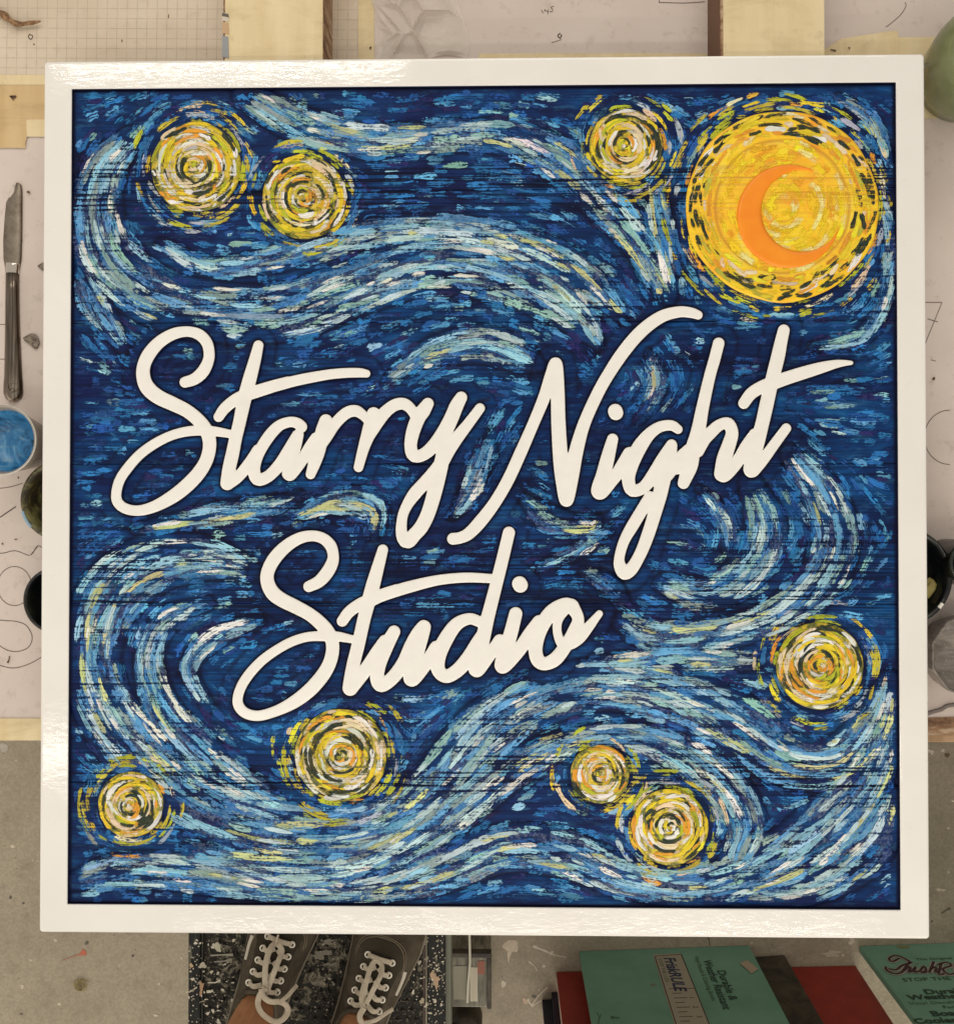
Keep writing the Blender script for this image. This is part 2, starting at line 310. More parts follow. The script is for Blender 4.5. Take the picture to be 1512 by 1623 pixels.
def splat(D, ID, xs, ys, st, P, idv, reach):
    """signed distance to a chain of discs of varying radius (segments treated as cones)"""
    for i in range(len(P)-1):
        (x0, y0, r0), (x1, y1, r1) = P[i], P[i+1]; rm = max(r0, r1)+reach
        a = max(0, int((min(x0, x1)-rm-xs[0])/st)); b = min(len(xs), int((max(x0, x1)+rm-xs[0])/st)+2)
        c = max(0, int((min(y0, y1)-rm-ys[0])/st)); d = min(len(ys), int((max(y0, y1)+rm-ys[0])/st)+2)
        if a >= b or c >= d: continue
        X, Y = np.meshgrid(xs[a:b], ys[c:d]); dx, dy = x1-x0, y1-y0; L2 = dx*dx+dy*dy+1e-9
        t = np.clip(((X-x0)*dx+(Y-y0)*dy)/L2, 0, 1); q = np.hypot(X-x0-t*dx, Y-y0-t*dy)-(r0+t*(r1-r0))
        S = D[c:d, a:b]; m = q < S; S[m] = q[m]
        if ID is not None: ID[c:d, a:b][m] = idv
LD = np.full((LNY, LNX), 60.); LID = np.full((LNY, LNX), -1)
for wd, strokes in LET.items():
    for li, fr, pts in strokes:
        ox, oy, s = FR[fr]; P = np.array(pts, float); P = np.stack([ox+P[:, 0]/s, oy+P[:, 1]/s, P[:, 2]/s], 1)
        splat(LD, LID, gx, gy, LST, crom(P, 3.), li, 40.)
def lsamp(x, y):
    i = np.clip(((np.asarray(y)-LY0)/LST).round().astype(int), 0, LNY-1); j = np.clip(((np.asarray(x)-LX0)/LST).round().astype(int), 0, LNX-1)
    d = LD[i, j].copy(); o = (np.asarray(x) < LX0) | (np.asarray(x) > gx[-1]) | (np.asarray(y) < LY0) | (np.asarray(y) > gy[-1]); return np.where(o, 60., d)

# ================================================================== THE SIGN
ZP = -.0042                                        # painted field, below the white rim
sign = empty('wooden_sign', (0, 0, -.026), 'square white-rimmed wooden sign with raised white script lettering on a brush-painted blue night sky', 'sign')
def sp(o):                                          # keep children in world-like coordinates
    o.parent = sign; o.matrix_parent_inverse = Matrix.Translation((0, 0, .026)); return o
HW, HH, RIM = .457, .45385, .0293
IW, IH = HW-RIM, HH-RIM
# rim: one mitred ring with rounded edges
def rim():
    prof = [(0, -.026), (0, -.0030), (.0004, -.0013), (.0014, -.0003), (.0032, 0), (RIM-.0010, 0), (RIM-.0003, -.0003), (RIM, -.0010), (RIM, -.0045), (RIM, -.0095), (RIM, -.026)]
    V = []; F = []; n = 40
    loops = []
    for d, z in prof:
        pts = []; w_, h_ = HW-d, HH-d; r = max(.0035-d*.2, .0006)
        for cx, cy, a0 in ((w_-r, h_-r, 0), (-w_+r, h_-r, 90), (-w_+r, -h_+r, 180), (w_-r, -h_+r, 270)):
            for k in range(6):
                a = math.radians(a0+18*k); pts.append((cx+r*math.cos(a), cy+r*math.sin(a), z))
        loops.append(pts)
    # subdivide the sides so the enamel can waver a little
    n = len(loops[0])
    for L in loops: V += L
    for i in range(len(prof)-1):
        for k in range(n): F.append((i*n+k, i*n+(k+1) % n, (i+1)*n+(k+1) % n, (i+1)*n+k))
    return V, F
V, F = rim(); F = [tuple(reversed(f)) for f in F]
o = sp(mesh('rim', V, F, MAT_WHITE)); o.data.materials.append(MAT_NAVYE); o.data.polygons.foreach_set('material_index', [int(max(abs(V[i][0]) for i in f) < HW-RIM+.0008 and max(abs(V[i][1]) for i in f) < HH-RIM+.0008 and min(V[i][2] for i in f) < -.0011) for f in F]); o['label'] = 'glossy white painted border'
mod = o.modifiers.new('b', 'SUBSURF'); mod.subdivision_type = 'SIMPLE'; mod.levels = mod.render_levels = 2
# back panel closes the sign from below
bm = bmesh.new(); box(bm, -HW+.001, -HH+.001, -.024, HW-.001, HH-.001, -.012); sp(frombm('backing_board', bm, MAT_WHITE))

# ---- flowing bands of the painted sky (generic wavy brushwork), px, half width
BANDS = [
 [(205,222,22),(165,270,34),(152,340,44),(175,415,50),(250,470,48),(350,495,48),(460,492,46),(560,455,46),(660,425,46),(760,425,46),(850,455,44),(920,505,28),(950,548,8)],
 [(255,385,8),(330,420,14),(430,412,20),(560,375,24),(700,362,22),(830,388,28),(920,435,30),(985,500,12)],
 [(128,430,12),(150,480,24),(195,548,12)],
 [(390,150,22),(470,195,30),(570,222,28),(680,218,24),(790,215,28),(880,250,36),(950,310,36),(1005,370,30),(1040,425,26),(1060,468,14)],
 [(1038,290,14),(1050,360,20),(1066,455,10)],
 [(615,600,6),(680,560,22),(760,545,30),(820,562,26),(858,580,8)],
 [(215,838,8),(330,818,18),(430,800,16),(475,783,6)],
 [(462,820,8),(530,795,20),(590,808,26),(592,850,8)],
 [(405,905,12),(330,885,34),(240,895,48),(170,950,52),(145,1040,46),(165,1120,50),(225,1200,52),(310,1270,50),(410,1310,44),(520,1320,40),(620,1300,42),(700,1240,46),(770,1160,50),(860,1105,46),(960,1085,40),(1060,1100,46),(1160,1145,52),(1250,1205,42),(1330,1205,40),(1385,1150,36),(1410,1080,18)],
 [(330,955,10),(262,985,20),(236,1050,24),(262,1130,28),(330,1200,30),(400,1250,20),(450,1275,10)],
 [(410,985,10),(340,1010,18),(300,1060,14),(330,1120,10)],
 [(300,1350,14),(430,1375,20),(560,1372,26),(660,1330,30),(750,1270,30),(830,1210,28),(920,1172,20),(1010,1172,24),(1090,1200,32),(1150,1250,38),(1180,1310,36),(1160,1368,22)],
 [(112,1398,14),(200,1380,28),(310,1388,30),(440,1410,20),(580,1412,20),(700,1380,36),(800,1345,38),(900,1355,38),(1000,1395,32),(1120,1405,34),(1230,1365,44),(1320,1300,48),(1385,1220,36),(1412,1130,14)],
 [(1180,1420,14),(1290,1400,34),(1380,1340,40),(1415,1260,14)],
 [(1252,718,14),(1302,780,32),(1325,850,38),(1300,920,38),(1230,975,28),(1140,1005,26),(1040,1010,26),(985,985,14)],
 [(1190,765,18),(1215,840,34),(1185,905,32),(1120,940,28),(1050,925,14)],
 [(1110,775,6),(1148,820,14),(1160,870,14)],
 [(785,682,5),(766,730,16),(742,785,15),(718,820,5)],
 [(832,792,8),(870,820,20),(935,835,12),(950,822,5)],
 [(852,900,6),(905,878,12),(965,842,8)],
 [(925,905,6),(965,925,16),(990,950,8)],
 [(1030,558,6),(1042,610,16),(1014,665,8)],
 [(950,1050,10),(1080,1045,22),(1200,1050,10)],
 [(1385,290,10),(1412,370,12),(1405,460,14),(1370,530,14),(1290,550,8)],
 [(1330,155,8),(1380,190,12),(1408,250,10)],
]
BAND = [crom(np.array(b, float), 3.) for b in BANDS]
DISCS = [(310, 264, 72, 98), (482, 312, 67, 86), (992, 230, 58, 84), (1240, 326, 152, 182), (1300, 1056, 68, 98), (540, 1198, 73, 106), (207, 1276, 52, 80), (951, 1228, 46, 74), (1062, 1312, 60, 84)]
EX0, EY0, ES = 90., 110., 2.; ENX, ENY = 682, 682
ex = EX0+ES*np.arange(ENX); ey = EY0+ES*np.arange(ENY)
BD = np.full((ENY, ENX), 40.)
for B in BAND: splat(BD, None, ex, ey, ES, B, 0, 30.)
EXX, EYY = np.meshgrid(ex, ey); ELD = lsamp(EXX, EYY)
def sst(a, b, x): t = np.clip((x-a)/(b-a), 0, 1); return t*t*(3-2*t)
def esamp(A, x, y):
    u = np.clip((np.asarray(x)-EX0)/ES, 0, ENX-1.01); v = np.clip((np.asarray(y)-EY0)/ES, 0, ENY-1.01); i = v.astype(int); j = u.astype(int); fu, fv = u-j, v-i
    return (A[i, j]*(1-fu)+A[i, j+1]*fu)*(1-fv)+(A[i+1, j]*(1-fu)+A[i+1, j+1]*fu)*fv
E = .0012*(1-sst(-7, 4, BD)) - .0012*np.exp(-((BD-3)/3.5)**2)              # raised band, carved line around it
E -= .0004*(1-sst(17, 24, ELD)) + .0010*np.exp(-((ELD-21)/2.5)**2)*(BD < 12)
EDGE = np.clip(.85*np.exp(-((BD-2)/3.2)**2) + .75*np.exp(-((ELD-21)/2.5)**2) + 1.0*(1-sst(2, 5, ELD)), 0, 1)  # dark outline paint; close to the letters it also paints in contact shade
for x, y, r, h in DISCS:
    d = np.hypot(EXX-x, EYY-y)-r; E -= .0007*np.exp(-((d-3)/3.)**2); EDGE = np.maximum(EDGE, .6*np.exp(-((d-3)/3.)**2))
# ---- planks
def vnoise(shape, seed, octs):
    r = np.random.default_rng(seed); out = np.zeros(shape)
    for (sy, sx, a) in octs:
        gy_, gx_ = max(2, int(shape[0]/sy)+2), max(2, int(shape[1]/sx)+2); G = r.random((gy_, gx_))
        v = np.linspace(0, gy_-1.001, shape[0]); u = np.linspace(0, gx_-1.001, shape[1]); i = v.astype(int); j = u.astype(int); fv = sst(0, 1, v-i)[:, None]; fu = sst(0, 1, u-j)[None]
        out += a*((G[i][:, j]*(1-fu)+G[i][:, j+1]*fu)*(1-fv)+(G[i+1][:, j]*(1-fu)+G[i+1][:, j+1]*fu)*fv)
    return out
joints = [at(756, y, ZP)[1] for y in (300, 510, 735, 957, 1243)]
ylist = [IH]+joints+[-IH]
zt = np.array([p for p, v in ZONES]); zv = np.array([v for p, v in ZONES])
for k in range(6):
    y1, y0 = ylist[k], ylist[k+1]; nx = 420; ny = int((y1-y0)/.00125)
    ys = np.linspace(y1, y0, ny); xs = np.linspace(-IW+.00005, IW-.00005, nx); X, Y = np.meshgrid(xs, ys)
    px, py = w2p(np.stack([X, Y, np.full_like(X, ZP)], -1))
    Z = ZP+esamp(E, px, py); G = vnoise(X.shape, 100+k, [(2.1, 45, .6), (5, 110, .4)]); zz = np.interp((PY1-Y)/(PY1-PY0), zt, zv)
    Z -= .0016*np.clip(G-.50, 0, 1)*np.clip(zz-.15, 0, 1)*1.3
    dj = np.minimum(Y-y0 if k < 5 else 9+0*Y, y1-Y if k > 0 else 9+0*Y); jw = .0008*(1-sst(0, .0009, dj)); Z -= jw
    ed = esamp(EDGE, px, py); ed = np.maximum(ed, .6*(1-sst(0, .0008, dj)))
    db = np.minimum(np.minimum(IW-np.abs(X), IH-np.abs(Y)), 9); ed = np.maximum(ed, 1-sst(.001, .0045, db))  # dark outline along the rim, partly contact shade put into the colour
    V = np.stack([X, Y, Z], -1).reshape(-1, 3); I = np.arange(ny*nx).reshape(ny, nx)
    F = np.stack([I[:-1, :-1], I[1:, :-1], I[1:, 1:], I[:-1, 1:]], -1).reshape(-1, 4)
    # sides and underside
    n0 = len(V); low = V[np.r_[I[0], I[-1]]].copy(); low[:, 2] = -.0115; V = np.vstack([V, low]); a = np.arange(nx)
    F2 = np.vstack([np.stack([n0+a[:-1], I[0, :-1], I[0, 1:], n0+a[1:]], -1), np.stack([I[-1, :-1], n0+nx+a[:-1], n0+nx+a[1:], I[-1, 1:]], -1)])
    F = np.vstack([F, F2])
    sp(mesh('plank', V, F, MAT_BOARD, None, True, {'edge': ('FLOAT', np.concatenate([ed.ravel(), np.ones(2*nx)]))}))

# ---- letters: marching squares over the union, one mesh per letter, butted where they join
ZL0, ZL1, BEV = -.0062, -.0002, .9
# top surface: every grid cell clipped at the outline; height falls off to the rim of the letter (rounded arris)
def build_letters2():
    D = LD; out = {i: ([], [], {}, []) for i in range(17)}
    cells = np.argwhere((D[:-1, :-1] < 0) | (D[1:, :-1] < 0) | (D[:-1, 1:] < 0) | (D[1:, 1:] < 0))
    def hz(d): t = min(1., max(0., -d/1.6)); return ZL1-.0006*(1-math.sqrt(max(0., 1-(1-t)**2)))
    for i, j in cells:
        cs = [(i, j), (i+1, j), (i+1, j+1), (i, j+1)]
        li = min((D[c], LID[c]) for c in cs)[1]; Vs, Fs, mp, _ = out[li]
        def gv(key, x, y, z):
            if key not in mp: mp[key] = len(Vs); Vs.append((x, y, z))
            return mp[key]
        pl = []; cr = []
        for k in range(4):
            a, b = cs[k], cs[(k+1) % 4]; da, db = D[a], D[b]
            if da < 0: pl.append(gv((a,), gx[a[1]], gy[a[0]], hz(da)))
            if (da < 0) != (db < 0):
                t = min(.97, max(.03, -da/(db-da))); x = gx[a[1]]+t*(gx[b[1]]-gx[a[1]]); y = gy[a[0]]+t*(gy[b[0]]-gy[a[0]]); key = (min(a, b), max(a, b))
                v = gv(key, x, y, ZL1-.0006); pl.append(v); lo = gv(key+('l',), x, y, ZL0); cr.append((v, lo, da < 0))
        if len(pl) >= 3: Fs.append(tuple(pl))
        if len(cr) == 2:
            A, B = (cr[0], cr[1]) if cr[0][2] else (cr[1], cr[0]); Fs.append((B[0], A[0], A[1], B[1]))
        elif len(cr) == 4:
            if not cr[0][2]: cr = cr[1:]+cr[:1]
            for q in (0, 2): Fs.append((cr[q+1][0], cr[q][0], cr[q][1], cr[q+1][1]))
    return out
LO = build_letters2()
for li, (Vs, Fs, _, _) in LO.items():
    A = np.array(Vs); P = at(A[:, 0], A[:, 1], ZL1); P[:, 2] = A[:, 2]
    o = sp(mesh('letter', P, Fs, MAT_LETTER)); o['label'] = 'raised white script letter, the '+LNAME[li]
    wl = [not all(Vs[i][2] > ZL0+.001 for i in f) for f in Fs]; me = o.data; me.polygons.foreach_set('use_smooth', [not q for q in wl])
    me.materials.append(MAT_NAVYE); me.polygons.foreach_set('material_index', [int(q) for q in wl])
    
# ---- brush strokes as real ribbons of paint
class Strokes:
    def __init__(s): s.V = []; s.F = []; s.C = []; s.S = []; s.L = []; s.n = 0
    def add(s, P, wid, col, load=.62, z=.0003, hfn=None, taper=True, sub=.9):
        P = np.asarray(P, float)
        n = len(P); T = np.gradient(P, axis=0); T /= np.linalg.norm(T, axis=1)[:, None]+1e-9; Nn = np.stack([-T[:, 1], T[:, 0]], 1)
        t = np.linspace(0, 1, n); wv = wid*np.clip(np.minimum((t+.06)*7, (1.06-t)*5), 0, 1)**.6 if taper else np.full(n, wid)
        wv = wv*(1+.22*np.sin(t*7+random.random()*6))
        acc = np.r_[0, np.cumsum(np.linalg.norm(np.diff(P, axis=0), axis=1))]; sd = random.random()
        for k, v in enumerate((0., .5, 1.)):
            q = P+Nn*(v-.5)*wv[:, None]; zz = (hfn(q[:, 0], q[:, 1]) if hfn else ZP+esamp(E, q[:, 0], q[:, 1]))+z+(.00016 if v == .5 else 0)
            w3 = at(q[:, 0], q[:, 1], ZP); 
            d = ray(q[:, 0], q[:, 1]); tt = (zz-CAM[2])/d[:, 2]; w3 = CAM+d*tt[:, None]
            w3[:, 0] = np.clip(w3[:, 0], -IW+.0004, IW-.0004); w3[:, 1] = np.clip(w3[:, 1], -IH+.0004, IH-.0004)
            s.V.append(w3); s.S.append(np.stack([acc, np.full(n, v), np.full(n, sd)], 1)); s.L.append(np.stack([t, np.full(n, load), np.zeros(n)], 1))
            s.C.append(np.tile(np.r_[col, 1.], (n, 1)))
        a = s.n+np.arange(n-1)
        for k in (0, 1): s.F.append(np.stack([a+k*n, a+(k+1)*n, a+(k+1)*n+1, a+k*n+1], 1))
        s.n += 3*n
    def build(s, name, mat, parent=None, label=None):
        o = mesh(name, np.vstack(s.V), np.vstack(s.F), mat, None, True, {'paint': ('FLOAT_COLOR', np.vstack(s.C)), 'stroke': ('FLOAT_VECTOR', np.vstack(s.S)), 'load': ('FLOAT_VECTOR', np.vstack(s.L))})
        if parent is None: sp(o)
        else: o.parent = parent; o.matrix_parent_inverse = parent.matrix_world.inverted() if False else Matrix.Identity(4)
        o['kind'] = 'stuff'
        if label: o['label'] = label
        return o
def discd(x, y, skip=-1):
    m = np.full(np.shape(x), 99.)
    for k, (a, b, r, h) in enumerate(DISCS):
        if k != skip: m = np.minimum(m, np.hypot(np.asarray(x)-a, np.asarray(y)-b)-r)
    return m
def clip_run(P, lmin=19, dmin=5):
    x, y = P[:, 0], P[:, 1]
    ok = (lsamp(x, y) > lmin) & (discd(x, y) > dmin) & (x > 119) & (x < 1416) & (y > 147) & (y < 1428)
    best = (0, 0); i = 0
    while i < len(ok):
        if ok[i]:
            j = i
            while j < len(ok) and ok[j]: j += 1
            if j-i > best[1]-best[0]: best = (i, j)
            i = j
        else: i += 1
    return P[best[0]:best[1]]
def jit(c, a=.12):
    c = np.array(c)*(1+a*rng.normal()*.8); return np.clip(c*(1+a*rng.normal(size=3)*.22), .002, .95)
LB, SKY, PALE, TEAL, YG, WH, GREY, MID, DEEP, VIO = (.28,.57,.76), (.10,.36,.68), (.54,.74,.80), (.26,.49,.48), (.64,.68,.30), (.88,.91,.86), (.26,.37,.38), (.018,.17,.46), (.004,.025,.14), (.014,.013,.11)
def pick(cs, ws): ws = np.array(ws, float); return cs[rng.choice(len(cs), p=ws/ws.sum())]
# direction field
def field(x, y):
    c2, s2 = .30, 0.
    for B in BAND:
        d = np.hypot(B[:, 0]-x, B[:, 1]-y)-B[:, 2]; i = d.argmin()
        if d[i] < 90:
            j = min(len(B)-1, i+1); k = max(0, i-1); a = math.atan2(B[j, 1]-B[k, 1], B[j, 0]-B[k, 0]); w_ = math.exp(-(max(d[i], 0)/38)**2); c2 += w_*math.cos(2*a); s2 += w_*math.sin(2*a)
    for a_, b_, r, h in DISCS:
        d = math.hypot(x-a_, y-b_)-r
        if d < 90: a = math.atan2(y-b_, x-a_)+math.pi/2; w_ = 1.6*math.exp(-(d/32)**2); c2 += w_*math.cos(2*a); s2 += w_*math.sin(2*a)
    return .5*math.atan2(s2, c2)
def flowline(x, y, L, n=6):
    P = [(x, y)]; st = L/(n-1); a0 = field(x, y)
    for k in range(n-1):
        a = field(*P[-1]) if k == 2 else a0
        while a-a0 > math.pi/2: a -= math.pi
        while a0-a > math.pi/2: a += math.pi
        a0 = a; P.append((P[-1][0]+st*math.cos(a), P[-1][1]+st*math.sin(a)))
    return np.array(P)
S = Strokes()
# 1. ground dabs in mid blues, violets and teals
for k in range(7200):
    x, y = rng.uniform(112, 1405), rng.uniform(140, 1430)
    dl = float(lsamp(x, y)); bd = float(esamp(BD, x, y))
    if dl < 6 or discd(x, y) < 4: continue
    if bd < -4 and rng.random() < .5: continue
    near = dl < 20
    c = pick([MID, SKY, DEEP, VIO, TEAL, LB, (.010,.085,.33)], [8, 3.4, 2.2, 1.8, .6, .8, 5] if not near else [4, .6, 2.5, 2, .2, 0, 7])
    P = flowline(x, y, rng.uniform(16, 46), 6); P = clip_run(P, 5 if near else 8, 4)
    if len(P) >= 3: S.add(P, rng.uniform(7, 14), jit(c, .25), rng.uniform(.50, .74) if not near else rng.uniform(.44, .60), rng.uniform(.0001, .00025))
S2 = Strokes()
# 2. lanes of lighter paint following each band
for bi, B in enumerate(BAND):
    seg = np.hypot(np.diff(B[:, 0]), np.diff(B[:, 1])); acc = np.r_[0, np.cumsum(seg)]; Lt = acc[-1]; rm = B[:, 2].max()
    T = np.gradient(B[:, :2], axis=0); T /= np.linalg.norm(T, axis=1)[:, None]; Nn = np.stack([-T[:, 1], T[:, 0]], 1)
    def along(s0, s1, off):
        ss = np.linspace(s0, s1, max(4, int((s1-s0)/9))); o = off+.06*np.sin(ss/45+off*9)
        f = lambda A: np.interp(ss, acc, A)
        return np.stack([f(B[:, 0])+f(Nn[:, 0])*o*f(B[:, 2]), f(B[:, 1])+f(Nn[:, 1])*o*f(B[:, 2])], 1), np.interp((s0+s1)/2, acc, B[:, 2])
    # a. underpaint
    for k in range(int(Lt*rm*2/330)):
        L = rng.uniform(35, 80); s0 = rng.uniform(-5, max(1, Lt-L)); P, hw = along(max(0, s0), min(Lt, s0+L), rng.uniform(-.85, .85)); P = clip_run(P)
        if len(P) >= 3: S2.add(P, rng.uniform(9, 15), jit(pick([MID, SKY, TEAL, GREY, DEEP], [3, 1.6, .9, 1.0, 3.6]), .2), rng.uniform(.54, .72), rng.uniform(.0002, .00035))
    # b. lanes
    nl = max(1, int(2*rm/12.5))
    for l in range(nl):
        off = (-.88+1.76*(l+.5)/nl) if nl > 1 else 0.
        s0 = rng.uniform(0, 15); tint = rng.choice(6, p=[.38, .22, .13, .12, .08, .07])
        while s0 < Lt-10:
            L = rng.uniform(36, 115); hwl = np.interp(s0+L/2, acc, B[:, 2])
            if rng.random() < .22: tint = rng.choice(6, p=[.34, .20, .12, .12, .13, .09])
            if hwl*2/12.5 < nl*rng.uniform(.45, 1.) and abs(off) > .25 and rng.random() < .55: s0 += L; continue
            if rng.random() > .27:
                P, hw = along(s0, min(Lt, s0+L), off+rng.normal()*.05); P = clip_run(P)
                cc = [LB, SKY, TEAL, PALE, YG, GREY][tint] if rng.random() < .8 else pick([LB, PALE, WH, MID], [3, 2, .8, 1.5])
                if len(P) >= 3: S2.add(P, rng.uniform(7.5, 13), jit(cc, .2), rng.uniform(.58, .84), rng.uniform(.0004, .0006))
            s0 += L*rng.uniform(.88, 1.12)+rng.uniform(0, 12)
    # c. accents
    for k in range(int(Lt*rm*2/1500)+1):
        L = rng.uniform(18, 55); s0 = rng.uniform(0, max(1, Lt-L)); P, hw = along(s0, min(Lt, s0+L), rng.uniform(-.9, .9)); P = clip_run(P)
        if len(P) >= 3: S2.add(P, rng.uniform(5, 9), jit(pick([WH, PALE, YG, LB], [1.8, 3.4, .7, 2]), .1), rng.uniform(.56, .82), rng.uniform(.0006, .0009))
# 3. loose light flecks on the open sky
for k in range(760):
    x, y = rng.uniform(120, 1400), rng.uniform(145, 1425)
    if float(lsamp(x, y)) < 26 or discd(x, y) < 8 or float(esamp(BD, x, y)) < 4: continue
    P = clip_run(flowline(x, y, rng.uniform(10, 34), 5), 24)
    if len(P) >= 3: S.add(P, rng.uniform(3, 7), jit(pick([SKY, LB, MID, PALE], [4, 2.2, 3, .6]), .2), rng.uniform(.42, .62), .0004)
# ---- halos of yellow-green dabs round the discs
S3 = Strokes()
YE, ORG, CRM, DKG, OLV = (.95,.70,.025), (.92,.40,.03), (.92,.74,.50), (.006,.024,.018), (.52,.56,.025)
def arc(cx, cy, r, a0, L, n=None, wob=0.):
    n = n or max(4, int(L/6)); a = a0+np.linspace(0, L/r, n); rr = r+wob*np.linspace(-1, 1, n); return np.stack([cx+rr*np.cos(a), cy+rr*np.sin(a)], 1)
for di, (cx, cy, r, h) in enumerate(DISCS):
    for rr in np.arange(r+4, h+8, 6.6):
        a = rng.uniform(0, 6)
        a1 = a+2*math.pi
        while a < a1:
            L = rng.uniform(20, 66); f = (rr-r)/(h-r)
            if rng.random() < (.80 if f < .5 else .55):
                P = arc(cx, cy, rr, a, L, wob=rng.normal()*1.5)
                P = clip_run(P, 20, 0)
                c = pick([OLV, (.62,.52,.04), YE, CRM, (.42,.50,.62), ORG, MID], [3, 2.8, 2. if f < .5 else 1., 1.0, 1.6 if f > .4 else .5, 1.0 if f < .5 else .3, 1.6])
                if len(P) >= 3: S3.add(P, rng.uniform(5, 9.5), jit(c, .18), rng.uniform(.48, .76), rng.uniform(.0004, .0006))
            a += (L+rng.uniform(2, 14))/rr
o = S.build('ground_strokes', MAT_GROUND, None, 'short dark blue brush dabs'); o = S2.build('band_strokes', MAT_STROKE, None, 'long light blue brush strokes'); o = S3.build('halo_strokes', MAT_DAB, None, 'yellow green dabs round the discs')

# ---- painted discs
def make_disc(di, cx, cy, r, moon=False):
    zt_ = ZP+.0017; nr, na = (46, 160) if moon else (26, 110)
    rw = r/FPX*(CAM[2]-zt_); cw = at(cx, cy, zt_)
    def hf(rr): t = np.clip((rr/r-.93)/.07, 0, 1); z = zt_-.0008*t**2-.0004*np.exp(-((rr-r*.5)/5.)**2)*(not moon); return z-(.0009*np.exp(-((rr-105)/2.6)**2) if moon else 0)
    V = [(cw[0], cw[1], float(hf(0.)))]; F = []; ed = [0.]
    for i in range(1, nr+1):
        rr = r*(i/nr)
        for k in range(na):
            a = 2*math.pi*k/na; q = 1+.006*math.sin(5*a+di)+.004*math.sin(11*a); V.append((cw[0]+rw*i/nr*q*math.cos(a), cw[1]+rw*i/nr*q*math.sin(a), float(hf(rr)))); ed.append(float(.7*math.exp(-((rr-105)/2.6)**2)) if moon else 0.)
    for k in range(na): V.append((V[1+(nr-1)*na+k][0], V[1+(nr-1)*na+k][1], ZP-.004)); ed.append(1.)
    for k in range(na): F.append((0, 1+k, 1+(k+1) % na))
    for i in range(nr):
        for k in range(na): a = 1+i*na+k; b = 1+i*na+(k+1) % na; F.append((a, a+na, b+na, b))
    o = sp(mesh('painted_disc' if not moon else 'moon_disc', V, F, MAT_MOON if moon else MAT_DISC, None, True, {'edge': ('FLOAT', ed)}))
    T = Strokes(); TS = Strokes(); fn = lambda x, y: hf(np.hypot(x-cx, y-cy))
    def put(rr, a, L, wd, c, ld, z, wob=0., T=T):
        P = arc(cx, cy, rr, a, L, n=max(4, int(L/4.5)), wob=wob); dd = np.hypot(P[:, 0]-cx, P[:, 1]-cy)
        P = P[dd < r-1.5]
        if len(P) >= 3: T.add(P, wd, jit(c, .13), ld, z, fn)
    if not moon:
        for ps in range(3):
            for rr in np.arange(4+ps*2.4, r-1, 7.):
                a = rng.uniform(0, 6); a1 = a+2*math.pi
                while a < a1:
                    L = min(rng.uniform(18, 60), rr*1.9); f = rr/r
                    c = pick([YE, ORG, CRM, WH, DKG, OLV], [4.2, 1.6 if f > .3 else 2.4, 2.7, 2.6, 3.4, .9])
                    if ps == 0 or rng.random() < .62: put(rr, a, L, rng.uniform(4.2, 7.6), c, rng.uniform(.6, .92), .0002+.0002*ps+rng.uniform(0, .0002), rng.normal()*2.4)
                    a += (L+rng.uniform(0, 5))/rr
        for k in range(int(r/7)): put(rng.uniform(.3, .98)*r, rng.uniform(0, 6.3), rng.uniform(18, 40), rng.uniform(5, 8), pick([WH, CRM, DKG], [2, 1, 1.6]), .95, .0007)
    else:
        for rr in np.arange(116, r-1, 7.2):
            for ps in range(2):
                a = rng.uniform(0, 6); a1 = a+2*math.pi
                while a < a1:
                    L = rng.uniform(16, 46); f = (rr-108)/(r-108)
                    c = pick([YE, ORG, CRM, DKG, (.50,.50,.05), WH], [3., 2.2 if f < .4 else .9, 1.3+f, 9*f if f > .12 else .4, 1.2*f, .8*f])
                    if ps == 0 or rng.random() < .5: put(rr, a, L, rng.uniform(5, 9), c, rng.uniform(.6, .9), .0002+.0002*ps+rng.uniform(0, .0002), rng.normal()*2.5)
                    a += (L+rng.uniform(0, 6))/rr
        for k in range(210):
            rr = 104*math.sqrt(rng.random()); a = rng.uniform(0, 6.3); right = math.cos(a)*rr > 10
            put(max(rr, 8), a, rng.uniform(14, 44), rng.uniform(9, 16), pick([YE, (.96,.64,.03), (.94,.46,.03), (.95,.80,.30), (.95,.55,.05)], [4, 3, .8 if right else 1.8, 1.8 if right else .8, 1.2]), rng.uniform(.50, .66), .0002+rng.uniform(0, .0002), 0., TS)
        TS.build('soft_strokes', MAT_SOFT, o)
        # crescent, a smooth raised piece
        oc, orr, ic, ir = (1250, 342), 82., (1271.6, 333.4), 65.
        t1, t2 = (1290, 271), (1330, 362)
        ang = lambda c, p: math.atan2(p[1]-c[1], p[0]-c[0])
        a0, a1 = ang(oc, t1), ang(oc, t2); a1 = a1 if a1 > a0 else a1+2*math.pi    # going the short way; we want the long way round the left
        n = 70
        oa = np.linspace(a0, a1-2*math.pi, n); b0, b1 = ang(ic, t1), ang(ic, t2); b1 = b1 if b1 > b0 else b1+2*math.pi; ia = np.linspace(b0, b1-2*math.pi, n)
        O = np.stack([oc[0]+orr*np.cos(oa), oc[1]+orr*np.sin(oa)], 1); I_ = np.stack([ic[0]+ir*np.cos(ia), ic[1]+ir*np.sin(ia)], 1)
        V = []; F = []; m = 9
        for i in range(n):
            for k in range(m):
                f = k/(m-1); q = O[i]*(1-f)+I_[i]*f; e = min(f, 1-f)*np.hypot(*(O[i]-I_[i])); z = zt_+.0019-.0010*(1-min(1, e/4.))**2; p = at(q[0], q[1], z); V.append(tuple(p))
        for i in range(n-1):
            for k in range(m-1): a = i*m+k; F.append((a, a+1, a+m+1, a+m))
        n0 = len(V)
        for i in range(n):
            for k in (0, m-1): p = V[i*m+k]; V.append((p[0], p[1], zt_-.001))
